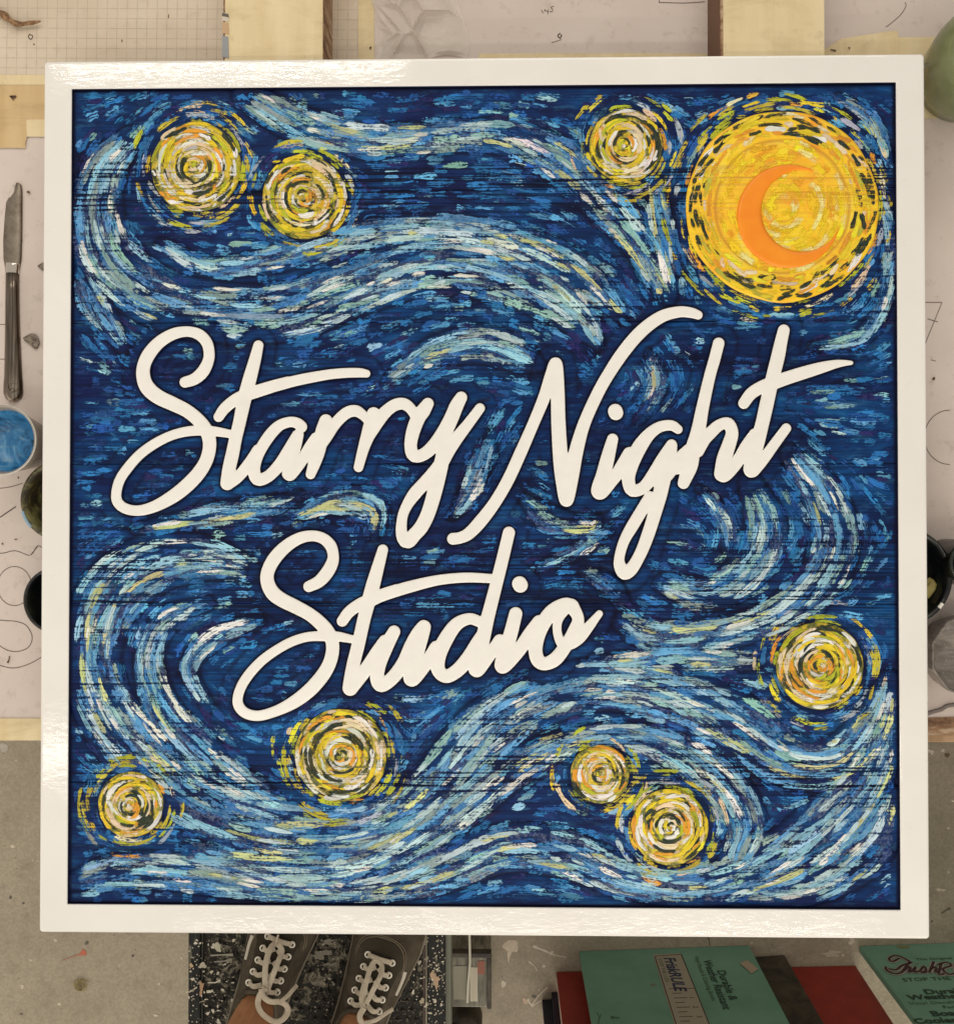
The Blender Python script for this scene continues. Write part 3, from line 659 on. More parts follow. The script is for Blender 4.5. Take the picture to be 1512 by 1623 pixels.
        for i in range(n-1):
            F.append((i*m, i*m+m, n0+2*(i+1), n0+2*i)); F.append((i*m+m-1, n0+2*i+1, n0+2*i+3, i*m+2*m-1))
        c_ = mesh('crescent', V, F, MAT_CRES, o, True); c_['label'] = 'smooth raised orange crescent'
    T.build('paint_dabs', MAT_DAB, o)
    return o
for di, (cx, cy, r, h) in enumerate(DISCS): 
    o = make_disc(di, cx, cy, r, di == 3)

# ================================================================== SURROUNDINGS
ZT, ZD, ZF = -.088, -.415, -.885            # table top, step deck, floor
# ---- materials
M = MT('concrete_floor_paint', .55, spec=.3); n1 = M.noise(M.co(), 3.2, 6., .65, .4); n2 = M.noise(M.co(), 26, 6., .7); n3 = M.noise(M.co(), 180, 3., .7)
c = M.ramp(n1, [(.30, (.275, .236, .172)), (.5, (.32, .276, .204)), (.68, (.37, .322, .242))])
c = M.mix(M.ramp(n2, [(.30, .5), (.50, 0.)]), c, (.19, .162, .118)); c = M.mix(M.ramp(n2, [(.60, 0.), (.72, .4)]), c, (.33, .30, .235))
c = M.mix(M.ramp(M.voro(M.co((1, 1, 1)), 55), [(.035, .8), (.06, 0.)]), c, (.42, .38, .30)); c = M.mix(M.ramp(M.voro(M.co((1, 1, 1), (0, 0, 1)), 38), [(.03, .9), (.05, 0.)]), c, (.03, .026, .02))
c = M.mix(M.ramp(n3, [(.4, .25), (.6, 0.)]), c, (.10, .085, .06)); M.col(c); M.bump(M.math('ADD', n2, M.math('MULTIPLY', n3, .4)), .35, .0012); MAT_FLOOR = M.m
M = MT('pinkish_drawing_paper', .8, spec=.15); n1 = M.noise(M.co(), 5, 5., .6); n2 = M.noise(M.co(), 60, 5., .7)
c = M.ramp(n1, [(.3, (.60, .515, .465)), (.7, (.71, .63, .585))]); c = M.mix(M.ramp(n2, [(.56, 0.), (.74, .5)]), c, (.40, .33, .28))
c = M.mix(M.ramp(M.voro(M.co(), 75), [(.02, .7), (.05, 0.)]), c, (.25, .20, .16)); M.col(c); M.bump(n2, .2, .0006); MAT_PAPER = M.m
M = MT('gridded_paper', .75, spec=.15); n1 = M.noise(M.co(), 6, 5., .6); n2 = M.noise(M.co(), 70, 5., .7); x, y, z = M.sep(M.co((1, 1, 1), (0, 0, .015)))
def gl(v): return M.math('LESS_THAN', M.math('FRACT', M.math('DIVIDE', v, .01145)), .085)
line = M.math('MAXIMUM', gl(x), gl(y)); c = M.ramp(n1, [(.3, (.60, .50, .385)), (.7, (.72, .635, .52))]); c = M.mix(M.ramp(n2, [(.55, 0.), (.75, .35)]), c, (.46, .38, .29))
c = M.mix(M.math('MULTIPLY', line, M.ramp(n2, [(.3, .1), (.55, .6)])), c, (.40, .35, .27)); M.col(c); MAT_GRID = M.m
def tape_mat(nm, a, b):
    M = MT(nm, .6, spec=.3); n = M.noise(M.co((40, 4, 1)), 1., 4.); n2 = M.noise(M.co(), 40, 5., .7); n3 = M.noise(M.co((5, 260, 1)), 1., 2.)
    c = M.mix(M.ramp(n, [(.3, 0.), (.7, 1.)]), a, b); c = M.mix(M.ramp(n2, [(.58, 0.), (.75, .45)]), c, tuple(q*.6 for q in a)); n6 = M.noise(M.co((3, 9, 1)), 3., 5., .65, .8); c = M.mix(M.ramp(n6, [(.48, 0.), (.70, .5)]), c, tuple(q*.72 for q in a)); M.col(c); M.bump(M.math('ADD', M.math('ADD', n3, n), M.math('MULTIPLY', n6, 3.)), .45, .0007); return M.m
MAT_TAPE = tape_mat('masking_tape_yellow', (.70, .56, .32), (.80, .68, .44)); MAT_TAPE2 = tape_mat('masking_tape_old', (.56, .39, .19), (.66, .49, .27))
M = MT('plywood_top', .6, spec=.3); n = M.noise(M.co((60, 3, 3)), 1., 5.); M.col(M.ramp(n, [(.3, (.28, .17, .09)), (.7, (.46, .31, .18))])); MAT_WOOD = M.m
M = MT('splintered_wood_edge', .75); n = M.noise(M.co((30, 90, 20)), 1., 5., .7); M.col(M.ramp(n, [(.35, (.10, .045, .02)), (.5, (.30, .17, .09)), (.65, (.50, .37, .25))])); M.bump(n, .8, .002); MAT_EDGEW = M.m
MAT_INK = MT('pencil_line', .7, (.10, .075, .06)).m; MAT_INKD = MT('dark_pencil_line', .7, (.05, .035, .03)).m

# ---- floor
ext = 4.
fl = mesh('floor', [(-ext, -ext, ZF), (ext, -ext, ZF), (ext, ext, ZF), (-ext, ext, ZF)], [(0, 1, 2, 3)], MAT_FLOOR); tag(fl, kind='structure')
def blob(cx, cy, r, ragged=.35, n=26, stretch=1., rot=0.):
    ph = rng.uniform(0, 6, 5); out = []
    for k in range(n):
        a = 2*math.pi*k/n; q = r*(1+ragged*(.5*math.sin(2*a+ph[0])+.35*math.sin(3*a+ph[1])+.3*math.sin(5*a+ph[2])+.25*math.sin(9*a+ph[3]))); x, y = q*math.cos(a)*stretch, q*math.sin(a)/stretch
        out.append((cx+x*math.cos(rot)-y*math.sin(rot), cy+x*math.sin(rot)+y*math.cos(rot)))
    return out
def spots(name, items, zz, parent, z_of=None):
    V = []; F = []; Cc = []
    for pts, c in items:
        P = at(np.array(pts)[:, 0], np.array(pts)[:, 1], zz); o = len(V); z = zz+.0004+.00003*(len(F) % 9); V += [(p[0], p[1], z) for p in P]; F.append(tuple(o+i for i in range(len(P)-1, -1, -1))); Cc += [(*c, 1)]*len(P)
    o = mesh(name, V, F, MAT_SPOT, parent, False, {'paint': ('FLOAT_COLOR', Cc)}); o['kind'] = 'stuff'; return o
M = MT('dried_paint_spots', .45); n = M.noise(M.co(), 150, 3.); M.col(M.mix(M.ramp(n, [(.4, .25), (.65, 0.)]), M.attr('paint'), (.2, .17, .13))); MAT_SPOT = M.m
CR = (.55, .48, .37); it = []
def strip(p0, p1, w0, w1): a = math.atan2(p1[1]-p0[1], p1[0]-p0[0]); s_, c_ = math.sin(a), math.cos(a); m = ((p0[0]+p1[0])/2+rng.normal()*1.5, (p0[1]+p1[1])/2+rng.normal()*1.5); wm = (w0+w1)*.3; return [(p0[0]-s_*w0, p0[1]+c_*w0), (m[0]-s_*wm, m[1]+c_*wm), (p1[0]-s_*w1, p1[1]+c_*w1), (p1[0]+s_*w1, p1[1]-c_*w1), (m[0]+s_*wm, m[1]-c_*wm), (p0[0]+s_*w0, p0[1]-c_*w0)]
it += [(blob(810, 1500, 11, .25), (.52, .43, .33)), (strip((808, 1508), (806, 1526), 4, .8), (.52, .43, .33)), (strip((845, 1500), (865, 1508), 2.5, 2), CR), (strip((862, 1507), (898, 1518), 2, .8), CR), (blob(874, 1511, 3, .5), CR), (strip((838, 1524), (852, 1540), 1.4, .6), CR), (blob(798, 1560, 4.5, .4), CR),
       (strip((842, 1594), (868, 1565), 1, 1.3), CR), (strip((842, 1596), (858, 1586), 1.6, .7), CR), (strip((836, 1584), (844, 1596), 3, 1), CR), (blob(832, 1588, 4, .6), (.5, .36, .26)), (blob(862, 1532, 2.5, .3), CR), (blob(846, 1580, 3, .5), (.04, .035, .03))]
it += [(blob(132, 1511, 5, .5, stretch=1.3), (.42, .10, .05)), (strip((128, 1513), (98, 1523), 1.6, .5), (.36, .13, .07)), (blob(6, 1185, 7, .15), (.40, .38, .32)), (blob(1388, 1505, 2.5, .4), CR), (blob(1318, 1512, 8, .6, stretch=2.), (.44, .38, .29)), (blob(1350, 1492, 5, .6), (.45, .40, .31)), (blob(1494, 1190, 3, .3), CR), (blob(1476, 1192, 4, .6), CR), (blob(1501, 1197, 4, .2), (.09, .04, .02)), (strip((1508, 1269), (1516, 1269), 2, 2), (.6, .55, .42)), (blob(1490, 1411, 4, .6, stretch=1.5), CR), (blob(1503, 1383, 2.2, .3), CR), (blob(1503, 1313, 2, .3), CR), (strip((1492, 1448), (1506, 1440), 1, 2.2), (.07, .06, .045)), (strip((1122, 1487), (1125, 1499), 1.6, .6), (.03, .025, .02)), (blob(20, 1342, 3, .3), CR), (blob(88, 1491, 2.5, .3), CR), (blob(94, 1592, 2.5, .3), CR), (blob(252, 1560, 2, .3), CR), (blob(247, 1610, 2.5, .6, stretch=1.8), CR)]
for k in range(90):
    side = rng.random(); x, y = (rng.uniform(0, 290), rng.uniform(1180, 1623)) if side < .5 else (rng.uniform(720, 1512), rng.uniform(1180, 1623)); it.append((blob(x, y, abs(rng.normal())*1.1+.5, .4, 9), CR if rng.random() < .55 else (.06, .05, .04)))
spots('paint_spots', it, ZF, fl)
# yellowish tangle of dried fibre on the floor
P = []; 
for k in range(60): a = k*.62; r = 6+4*math.sin(k*.37); P.append((127+r*1.1*math.cos(a)+(k > 52)*(k-52)*1.8, 1562+r*math.sin(a)))
P = np.array(P); P3 = at(P[:, 0], P[:, 1], ZF+.002); P3[:, 2] += .002*np.sin(np.arange(60)); V, F = ribbon(P3, .0012, .001); tag(mesh('fibre_tangle', V, F, MT('yellow_fibre', .7, (.26, .20, .06)).m), 'small yellowish tangle of fibre lying on the concrete floor', 'debris')

# ---- table
tb = empty('work_table', (0, .3, ZF), 'work table covered in drawing paper and masking tape under the sign', 'table')
def wc(o, par, loc):
    o.parent = par; o.matrix_parent_inverse = Matrix.Translation([-float(v) for v in loc]); return o
TB = (0, .3, ZF)
yb = at(756, 1174, ZT)[1]; yt = 1.0
bm = bmesh.new(); box(bm, -.85, yb, ZT-.030, .85, yt, ZT-.0008, .001); wc(frombm('table_top', bm, MAT_WOOD), tb, TB)
bm = bmesh.new(); box(bm, -.85, yb-.0015, ZT-.0285, .85, yb+.0002, ZT-.003, .0008); 
# splintered bare edge showing at the right
e = at(np.array([1380, 1520, 1520, 1380.]), np.array([1141, 1136, 1166, 1164.]), ZT); o = poly('bare_edge_strip', e, ZT-.0006, ZT+.0006, MAT_EDGEW); wc(o, tb, TB); bm.free()
for sx in (-.78, .78):
    for sy in (yb+.10, yt-.08):
        bm = bmesh.new(); box(bm, sx-.035, sy-.035, ZF, sx+.035, sy+.035, ZT-.031, .003); wc(frombm('leg', bm, MAT_WOOD), tb, TB)
# ---- papers
def sheet(name, px, z, mat, label, cat='paper', group=None):
    o = pxpoly(name, px, z-.0002, z, mat); return tag(o, label, cat, group)
p1 = sheet('paper_sheet', [(-220, 150), (1750, 128), (1750, 1142), (-220, 1146)], ZT, MAT_PAPER, 'large pinkish drawing sheet with pencil curves covering the table around the sign')
p2 = sheet('paper_sheet', [(592, -260), (1750, -260), (1750, 110), (592, 118)], ZT+.0002, MAT_PAPER, 'plain pinkish paper across the top right of the table')
p3 = sheet('grid_paper', [(-240, -260), (596, -262), (594, 128), (-240, 133)], ZT+.0007, MAT_GRID, 'yellowed gridded paper at the top left of the table')
# pencil lines
def lines(name, L, par, mat=None):
    parts = []
    for pts, wpx in L:
        q = crom(np.array(pts, float), 4.); P = at(q[:, 0], q[:, 1], ZT+.0001+(.0007 if par is p3 else 0)+(.0002 if par is p2 else 0)); P[:, 2] += .00015; o = mesh('pencil_line', *ribbon(P, wpx/1410., .0001), mat or MAT_INK, par)
circ = lambda x, y, rx, ry, a0=0, a1=360, n=20: [(x+rx*math.cos(math.radians(a)), y+ry*math.sin(math.radians(a))) for a in np.linspace(a0, a1, n)]
lines('pencil_drawing', [(circ(23, 929, 27, 31), 1.1), ([(-30, 870), (0, 877), (24, 873), (48, 880), (60, 865), (75, 875)], 1.2), ([(60, 866), (49, 879)], 1.1), ([(-40, 975), (0, 983), (25, 985), (42, 992), (51, 1010), (44, 1027), (22, 1033), (0, 1024), (-20, 1000)], 1.2), ([(-20, 1048), (0, 1055), (22, 1059), (45, 1053), (68, 1040), (90, 1020)], 1.2),
    ([(-10, 775), (15, 772), (36, 766)], 1.1), ([(0, 820), (25, 803)], 1.9), ([(-10, 514), (30, 514)], 1.), ([(-10, 569), (30, 569)], 1.), (circ(1505, 693, 40, 43, 90, 270), 1.1), ([(1455, 479), (1492, 479)], 1.1), ([(1493, 479), (1462, 555)], 1.), ([(1470, 505), (1486, 510)], 1.2), ([(1475, 570), (1483, 572)], 1.)], p1)
lines('pencil_marks', [([(1043, -20), (1045, 4)], 1.1), ([(1044, 3), (1085, 4), (1117, 2)], 1.2), ([(1434, 3), (1436, 8), (1428, 22), (1410, 38), (1404, 42)], 1.1), ([(858, 15), (861, 20)], 1.2), ([(864, 18), (863, 14), (868, 18), (869, 14), (868, 22)], 1.), ([(872, 18), (872.5, 18.4)], 1.4), ([(878, 9), (873, 11), (876, 14), (875, 18), (871, 17)], 1.), ([(874, 67), (890, 62)], 1.), ([(888, 52), (884, 56), (888, 60), (890, 54)], 2.2)], p2)
lines('pencil_marks', [([(46, 54), (52, 56), (49, 62), (45, 58), (47, 53)], 1.4), ([(267, 22), (267, 28)], 1.2), ([(193, 62), (193.5, 66)], 1.6), ([(53, 69), (55, 70)], 2.)], p3, MAT_INKD)
tag(mesh('grey_cord', *ribbon((lambda q: at(q[:, 0], q[:, 1], ZT+.001))(crom(np.array([(1440, 1141), (1478, 1129), (1492, 1125), (1503, 1119), (1530, 1116), (1570, 1110)], float))), .0045, .0018), MT('grey_cord', .6, (.20, .17, .155)).m), 'thin grey cord curving on the paper below the cloudy glass cup', 'cord')
# ---- masking tape
def tape(px, k, label, mat=MAT_TAPE, z=ZT):
    o = pxpoly('masking_tape', px, z+.0010+k*.00022, z+.00115+k*.00022, mat); tag(o, label, 'tape', 'strips of masking tape on the table'); return o
def rag(x0, y0, x1, y1, a=1.0):
    out = [(x, y0+rng.normal()*a*.3) for x in np.linspace(x0, x1, 8)]+[(x1+rng.normal()*a, y) for y in np.linspace(y0, y1, 7)[1:-1]]+[(x, y1+rng.normal()*a*.3) for x in np.linspace(x1, x0, 8)]+[(x0+rng.normal()*a, y) for y in np.linspace(y1, y0, 7)[1:-1]]
    return out
tape(rag(-150, 118, 560, 134), 0, 'pale tape strip along the lower edge of the gridded paper')
tape(rag(-150, 134, 330, 189), 1, 'wide brownish tape strip left of the sign with a small brown tear', MAT_TAPE2)
tape(rag(40, 189, 300, 216), 2, 'short tape strip at the sign corner under the wide brownish one')
tape(rag(-150, 187, 41, 234), 3, 'tape strip ending above the knife blade', MAT_TAPE2)
tape(rag(568, -200, 592, 160, .8), 0, 'upright tape strip beside the crumpled plastic')
tape([(1306, 78), (1335, 60), (1415, 48), (1423, 49), (1425, 100), (1306, 110)], 0, 'torn tape piece beside the right taped batten')
tape(rag(1418, 58, 1700, 99), 1, 'tape strip running under the green jar')
tape(rag(1410, 108, 1700, 156), 2, 'tan tape strip between the jar and the sign corner', MAT_TAPE2)
tape(rag(1380, 155, 1700, 187), 3, 'lowest tape strip right of the sign with a black speck')
tape(rag(-200, 1139, 1000, 1174, .5), 0, 'tape strip along the front left edge of the table')
tape(rag(760, 84, 1120, 110), 0, 'tape strip just above the top rim of the sign')
# small tears and specks, each a little crumb on tape and paper
M = MT('brown_crumb', .8, (.08, .04, .02)); cr_ = [(blob(21, 152.5, 3.4, .5, stretch=1.9), 0), (strip((17, 151), (22, 158), 1.5, 1), 0), (blob(1482, 167, 3, .3, stretch=1.3, rot=-.8), 0), (strip((1316, 79), (1325, 79.5), 1.4, 1.2), 0), (blob(1346, 75, 1.4, .3), 0), (blob(45, 304, 2.3, .5), 0), (blob(29, 757, 1.4, .4), 0), (blob(4, 862, 1.5, .3), 0), (blob(25, 855, 1.5, .5, stretch=1.5), 0), (blob(1480, 600, 2.4, .3), 0), (strip((12, 1051), (15, 1040), 1.8, 1.), 0), (blob(587, 75, 1.7, .4), 0)]
V = []; F = []
for pts, _ in cr_:
    P = at(np.array(pts)[:, 0], np.array(pts)[:, 1], ZT+.0022); V += [tuple(p) for p in P]; F.append(tuple(range(len(V)-1, len(V)-len(P)-1, -1)))
tag(mesh('specks', V, F, M.m), kind='stuff')
# torn brown edge at right
tag(pxpoly('torn_kraft_scrap', [(1484, 136), (1490, 139), (1504, 137), (1520, 150), (1550, 150), (1550, 120), (1498, 118)], ZT+.0020, ZT+.0024, MT('kraft_scrap', .8, (.30, .20, .15)).m), 'torn brown scrap of paper sticking out from under the green jar', 'scrap')

# ---- taped battens that carry the sign
def batten(x0, x1, z1, label, edge):
    b = at(x0, 95, z1); c = at(x1, 95, z1); X0, X1 = b[0], c[0]; t = empty('taped_batten', ((X0+X1)/2, .2, ZT), label, 'batten', 'taped battens under the sign'); L = ((X0+X1)/2, .2, ZT)
    bm = bmesh.new(); box(bm, X0+.0006, -.36, ZT+.0012, X1-.0006, .95, z1-.0006, .0015); wc(frombm('wood_core', bm, MAT_EDGEW), t, L)
    xm = X0+(X1-X0)*.52; 
    for k, (a, c_) in enumerate(((X0+(.003 if edge else 0), xm+.003), (xm-.001, X1-.001))):
        bm = bmesh.new(); box(bm, a, -.355, z1-.0006+.0003*k, c_, .945, z1+.0003*k, 0); wc(frombm('tape_strip', bm, MAT_TAPE), t, L)
    return t, L, X0
t, L, X0 = batten(352, 513, -.0268, 'taped batten near the gridded paper with a torn blue grey patch on its edge', 1)
for k, (y0, y1, c_) in enumerate(((19, 34, (.62, .55, .46)), (34, 54, (.55, .37, .22)), (56, 92, (.30, .31, .33)), (20, 27, (.12, .10, .09)))):
    q = at(np.array([352.5, 362, 363, 352.]), np.array([y0, y0+2, y1, y1-2.]), -.0268); wc(poly('torn_edge', q, -.0267, -.0263+.0001*k, MT('torn_edge_%d' % k, .7, c_).m), t, L)
t, L, X0 = batten(1142, 1308, -.0268, 'taped batten toward the green jar with a bare wood edge', 1)
q = at(np.array([1139.5, 1143, 1143.5, 1140.]), np.array([-200, -200, 90, 90.]), -.031); wc(poly('bare_edge', q, ZT+.002, -.0312, MT('bare_red_wood', .7, (.16, .08, .045)).m), t, L)

# ---- knife
kn = empty('table_knife', at(20, 470, ZT+.001), 'old silver table knife with a paint-crusted blade lying left of the sign', 'knife'); KL = at(20, 470, ZT+.001)
M = MT('worn_silver', .33, (.36, .31, .26), 1.); n = M.noise(M.co(), 60, 5., .7); M.col(M.ramp(n, [(.3, (.16, .13, .10)), (.7, (.40, .35, .29))])); M.set('Roughness', M.ramp(n, [(.3, .5), (.7, .25)])); M.bump(n, .15, .0005); MAT_SIL = M.m
M = MT('tarnished_silver', .3, (.2, .17, .14), 1.); n = M.noise(M.co((300, 12, 1)), 1., 3.); M.col(M.ramp(n, [(.3, (.07, .055, .04)), (.6, (.24, .20, .165)), (.75, (.45, .40, .34))])); M.bump(n, .5, .0008); MAT_TARN = M.m
def lens(profile, zc, th, mat, name, nseg=7):
    """plump slab: rows of (y, xl, xr) in px, rising to th along its middle"""
    V = []; F = []
    for y, a, b in profile:
        for k in range(nseg):
            f = k/(nseg-1); x = a+(b-a)*f; p = at(x, y, zc); V.append((p[0], p[1], zc+th*math.sqrt(max(0, 1-(2*f-1)**2))+.0002))
    m = len(profile)
    for i in range(m-1):
        for k in range(nseg-1): q = i*nseg+k; F.append((q, q+nseg, q+nseg+1, q+1))
    n0 = len(V)
    for v in list(V): V.append((v[0], v[1], zc))
    for i in range(m-1):
        for k in range(nseg-1): q = n0+i*nseg+k; F.append((q, q+1, q+nseg+1, q+nseg))
        for k in (0, nseg-1): q = i*nseg+k; F.append((q, q+nseg, n0+q+nseg, n0+q) if k else (q, n0+q, n0+q+nseg, q+nseg))
    for i in (0, m-1):
        for k in range(nseg-1): q = i*nseg+k; F.append((q, q+1, n0+q+1, n0+q) if i == 0 else (q, n0+q, n0+q+1, q+1))
    return mesh(name, V, F, mat, None, True)
ZK = ZT+.0012
wc(lens([(290, 26, 30), (293, 24.5, 34), (302, 22, 35.2), (312, 15, 35.5), (320, 10, 35.5), (345, 7.5, 35.4), (380, 5.2, 35), (410, 5.6, 34), (425, 8.5, 31.5), (433, 9, 30)], ZK, .0016, MAT_SIL, 'blade'), kn, KL)
wc(lens([(417, 8.3, 32), (420, 8.5, 31.6), (427, 8.8, 31), (433, 9.2, 30.4), (434.5, 9.3, 30.2)], ZK, .0042, MT('bright_silver', .12, (.75, .70, .62), 1.).m, 'bolster'), kn, KL)
wc(lens([(433, 9, 30.2), (460, 8.6, 30.4), (500, 8.2, 31), (540, 7.8, 32.4), (575, 7.2, 34), (598, 6.6, 35), (608, 5.6, 36), (622, 5.4, 36.5), (631, 9, 34), (637, 17, 25)], ZK, .0050, MAT_TARN, 'handle'), kn, KL)
for x in (15, 19.5, 24):
    q = crom(np.array([(x, 440), (x-.3, 520), (x-1.2, 594)], float), 6.); P = at(q[:, 0], q[:, 1], ZK+.0052); P[:, 2] = ZK+.0048; wc(mesh('handle_ridge', *ribbon(P, .0012, .0010), MAT_TARN), kn, KL)
V, F = join([ribbon(np.array([at(20+8*math.cos(a), 613+8.*math.sin(a), ZK+.0052) for a in np.linspace(0, 2*math.pi, 18)]), .0012, .0010), ribbon(np.array([at(18+4*math.cos(a), 618+3.6*math.sin(a), ZK+.0058) for a in np.linspace(0, 2*math.pi, 12)]), .0011, .001), ribbon(np.array([at(x, 606, ZK+.0056) for x in (17, 20, 24)]), .0016, .001)])
wc(mesh('handle_ornament', V, F, MAT_SIL), kn, KL)
o = lens([(294, 20, 24.5), (300, 18, 24), (306, 15, 23), (313, 12, 17)], ZK+.0008, .0014, MT('dried_white_paint', .5, (.62, .56, .50)).m, 'dried_paint'); wc(o, kn, KL)
# flakes
M = MT('metal_flake', .5, (.17, .14, .11), .3); n = M.noise(M.co(), 200, 3.); M.col(M.ramp(n, [(.35, (.08, .06, .045)), (.65, (.32, .27, .21))])); MF = M.m
tag(pxpoly('paint_flake', [(59, 421), (68, 415), (69, 420), (68.5, 429), (63, 425)], ZT+.0012, ZT+.0022, MF), 'small dark triangular flake touching the sign rim beside the knife', 'flake', 'flakes on the paper')
tag(pxpoly('paint_flake', [(36, 535), (49, 528), (56, 530), (60, 536), (62, 543), (58, 552), (55, 553), (38, 539)], ZT+.0012, ZT+.0026, MF), 'larger ragged brownish flake beside the knife handle', 'flake', 'flakes on the paper')
# twig
P = crom(np.array([(-60, 5), (-20, 14), (3, 21), (14, 30), (28, 37), (45, 36), (64, 33)], float), 3.); q = at(P[:, 0], P[:, 1], ZT+.006); n = len(q); V = []; F = []
for i in range(n):
    r = (.0048*(1-i/n)**.6+.0007)*(1+.2*math.sin(i*.9)); T = q[min(n-1, i+1)]-q[max(0, i-1)]; T /= np.linalg.norm(T); S_ = np.cross(T, [0, 0, 1])
    for k in range(8): a = k*math.pi/4; V.append(q[i]+S_*r*math.cos(a)+np.array([0, 0, r*math.sin(a)]))
for i in range(n-1):
    for k in range(8): F.append((i*8+k, i*8+(k+1) % 8, (i+1)*8+(k+1) % 8, (i+1)*8+k))
M = MT('twig_bark', .8); nn = M.noise(M.co(), 180, 4., .7); M.col(M.ramp(nn, [(.35, (.10, .045, .02)), (.65, (.38, .22, .11))])); M.bump(nn, .6, .001)
tag(mesh('twig', V, F, M.m, None, True), 'crooked brown twig pointing in from the top left corner', 'twig')
# ---- crumpled plastic
M = MT('thin_clear_plastic', .22, (.80, .74, .66), spec=.4); M.set('Alpha', .42); n = M.noise(M.co(), 22, 3., .5, 1.5); M.bump(n, .6, .004); MAT_PL = M.m
V = []; F = []; nx, ny = 70, 60; fp = rng.random((26, 2)); fh = rng.random(26)
g2 = np.stack(np.meshgrid(np.linspace(0, 1, nx), np.linspace(0, 1, ny)), -1); dd_ = np.hypot(g2[..., None, 0]-fp[:, 0], (g2[..., None, 1]-fp[:, 1])*1.2); so = np.sort(dd_, -1); nz = np.minimum(so[..., 1]-so[..., 0], .14)/.14*.5+.3*so[..., 0]*2+.25*fh[dd_.argmin(-1)]*np.minimum(so[..., 1]-so[..., 0], .04)/.04
def outl(f, g):
    x0 = 590+10*math.sin(g*7)+(20*(g < .3)*(0.3-g)); x1 = 740-20*g+6*math.sin(g*9); return x0+(x1-x0)*f, 96-200*g+(10*math.sin(f*6) if g < .05 else 0)
for i in range(ny):
    for k in range(nx):
        x, y = outl(k/(nx-1), i/(ny-1)); e = min(1, 4*min(k/(nx-1), 1-k/(nx-1), i/(ny-1)+.05)); h = max(0., .75-nz[i, k])*.020*e+.0025; p = at(x, y, ZT+h); V.append(tuple(p))
for i in range(ny-1):
    for k in range(nx-1): a = i*nx+k; F.append((a, a+1, a+nx+1, a+nx))
tag(mesh('plastic_film', V, F, MAT_PL), 'crumpled clear plastic film on the paper above the sign', 'plastic film')

# ---- cups, jars
def vessel(name, cx, cy, r_px, zrim, prof, mat, label, cat, inner=None, group=None):
    c = at(cx, cy, zrim); R_ = r_px/FPX*(CAM[2]-zrim); t = empty(name, (c[0], c[1], ZT+.0013), label, cat, group); h = zrim-ZT-.0013
    V, F = lathe([(R_*a, h*b) for a, b in prof]); mesh('cup_body', V, F, mat, t, True); return t, R_, h
M = MT('blue_paint_pool', .30, spec=.4); n = M.noise(M.co((1, 1, 1), (0, 0, .6)), 28, 5., .65, 2.5); n2 = M.noise(M.co((1, 1, 1)), 60, 4., .6, 1.); M.col(M.mix(M.ramp(n2, [(.55, 0.), (.68, .6)]), M.ramp(n, [(.32, (.01, .04, .09)), (.44, (.03, .17, .37)), (.56, (.06, .26, .52)), (.68, (.18, .42, .66))]), (.30, .50, .62))); M.bump(n, .6, .002); MAT_BLUEP = M.m
M = MT('frosted_cup_plastic', .25, (.42, .36, .30), spec=.5); M.set('Alpha', .75); MAT_CUP = M.m
t, R_, h = vessel('paint_cup', 1, 697, 56, -.018, [(.66, 0), (.70, .02), (.98, .96), (1.0, 1.0), (.965, 1.0), (.93, .93), (.75, .45)], MAT_CUP, 'clear plastic cup of light blue paint below the knife', 'cup', None, 'paint cups beside the sign')
V, F = lathe([(R_*.01, h*.52), (R_*.4, h*.5), (R_*.7, h*.56), (R_*.88, h*.80), (R_*.955, h*.95)], 48, False); 
o = mesh('paint', V, F, MAT_BLUEP, t, True)
V, F = lathe([(R_*.965, h*.98), (R_*1.0, h*1.0), (R_*1.02, h*.98), (R_*1.0, h*.96)], 64, False); mesh('cup_lip', V, F, MT('pale_lip', .3, (.62, .62, .58)).m, t, True)
M = MT('olive_crusted_paint', .35); n = M.noise(M.co(), 50, 5., .7, 1.); M.col(M.ramp(n, [(.35, (.014, .011, .006)), (.5, (.045, .036, .014)), (.68, (.20, .19, .07))])); M.bump(n, .7, .002); MAT_OLIVE = M.m
M = MT('black_paint_cup', .22, (.008, .010, .010)); n = M.noise(M.co(), 25, 4.); M.col(M.ramp(n, [(.4, (.004, .005, .007)), (.7, (.022, .026, .016))])); MAT_BLK = M.m
M = MT('pale_grey_paint', .35); n = M.noise(M.co(), 45, 4., .6, 2.); M.col(M.ramp(n, [(.4, (.08, .14, .12)), (.55, (.38, .33, .27)), (.7, (.10, .22, .30))])); MAT_PGREY = M.m
t, R_, h = vessel('paint_cup', 96, 793, 64.5, -.032, [(.78, 0), (.80, .03), (.99, .97), (1.0, 1.0), (.93, 1.0), (.86, .80), (.55, .30), (.02, .26)], MAT_OLIVE, 'dark cup with an olive paint-crusted rim half under the sign', 'cup', None, 'paint cups beside the sign')
V, F = lathe([(R_*.02, h*.42), (R_*.35, h*.43), (R_*.55, h*.5)], 40, False); mesh('paint', V, F, MAT_PGREY, t, True)
P = np.array([(R_*.99*math.cos(a), R_*.99*math.sin(a), h*.99) for a in np.linspace(math.radians(196), math.radians(222), 10)]); mesh('blue_smear', *ribbon(P, .0035, .002), MT('blue_smear', .4, (.22, .36, .46)).m, t)
t, R_, h = vessel('paint_cup', 89, 951.5, 53, -.034, [(.80, 0), (.82, .03), (.99, .97), (1.0, 1.0), (.95, 1.0), (.90, .8), (.80, .35), (.02, .33)], MAT_BLK, 'glossy black cup half under the left rim of the sign', 'cup', None, 'paint cups beside the sign')
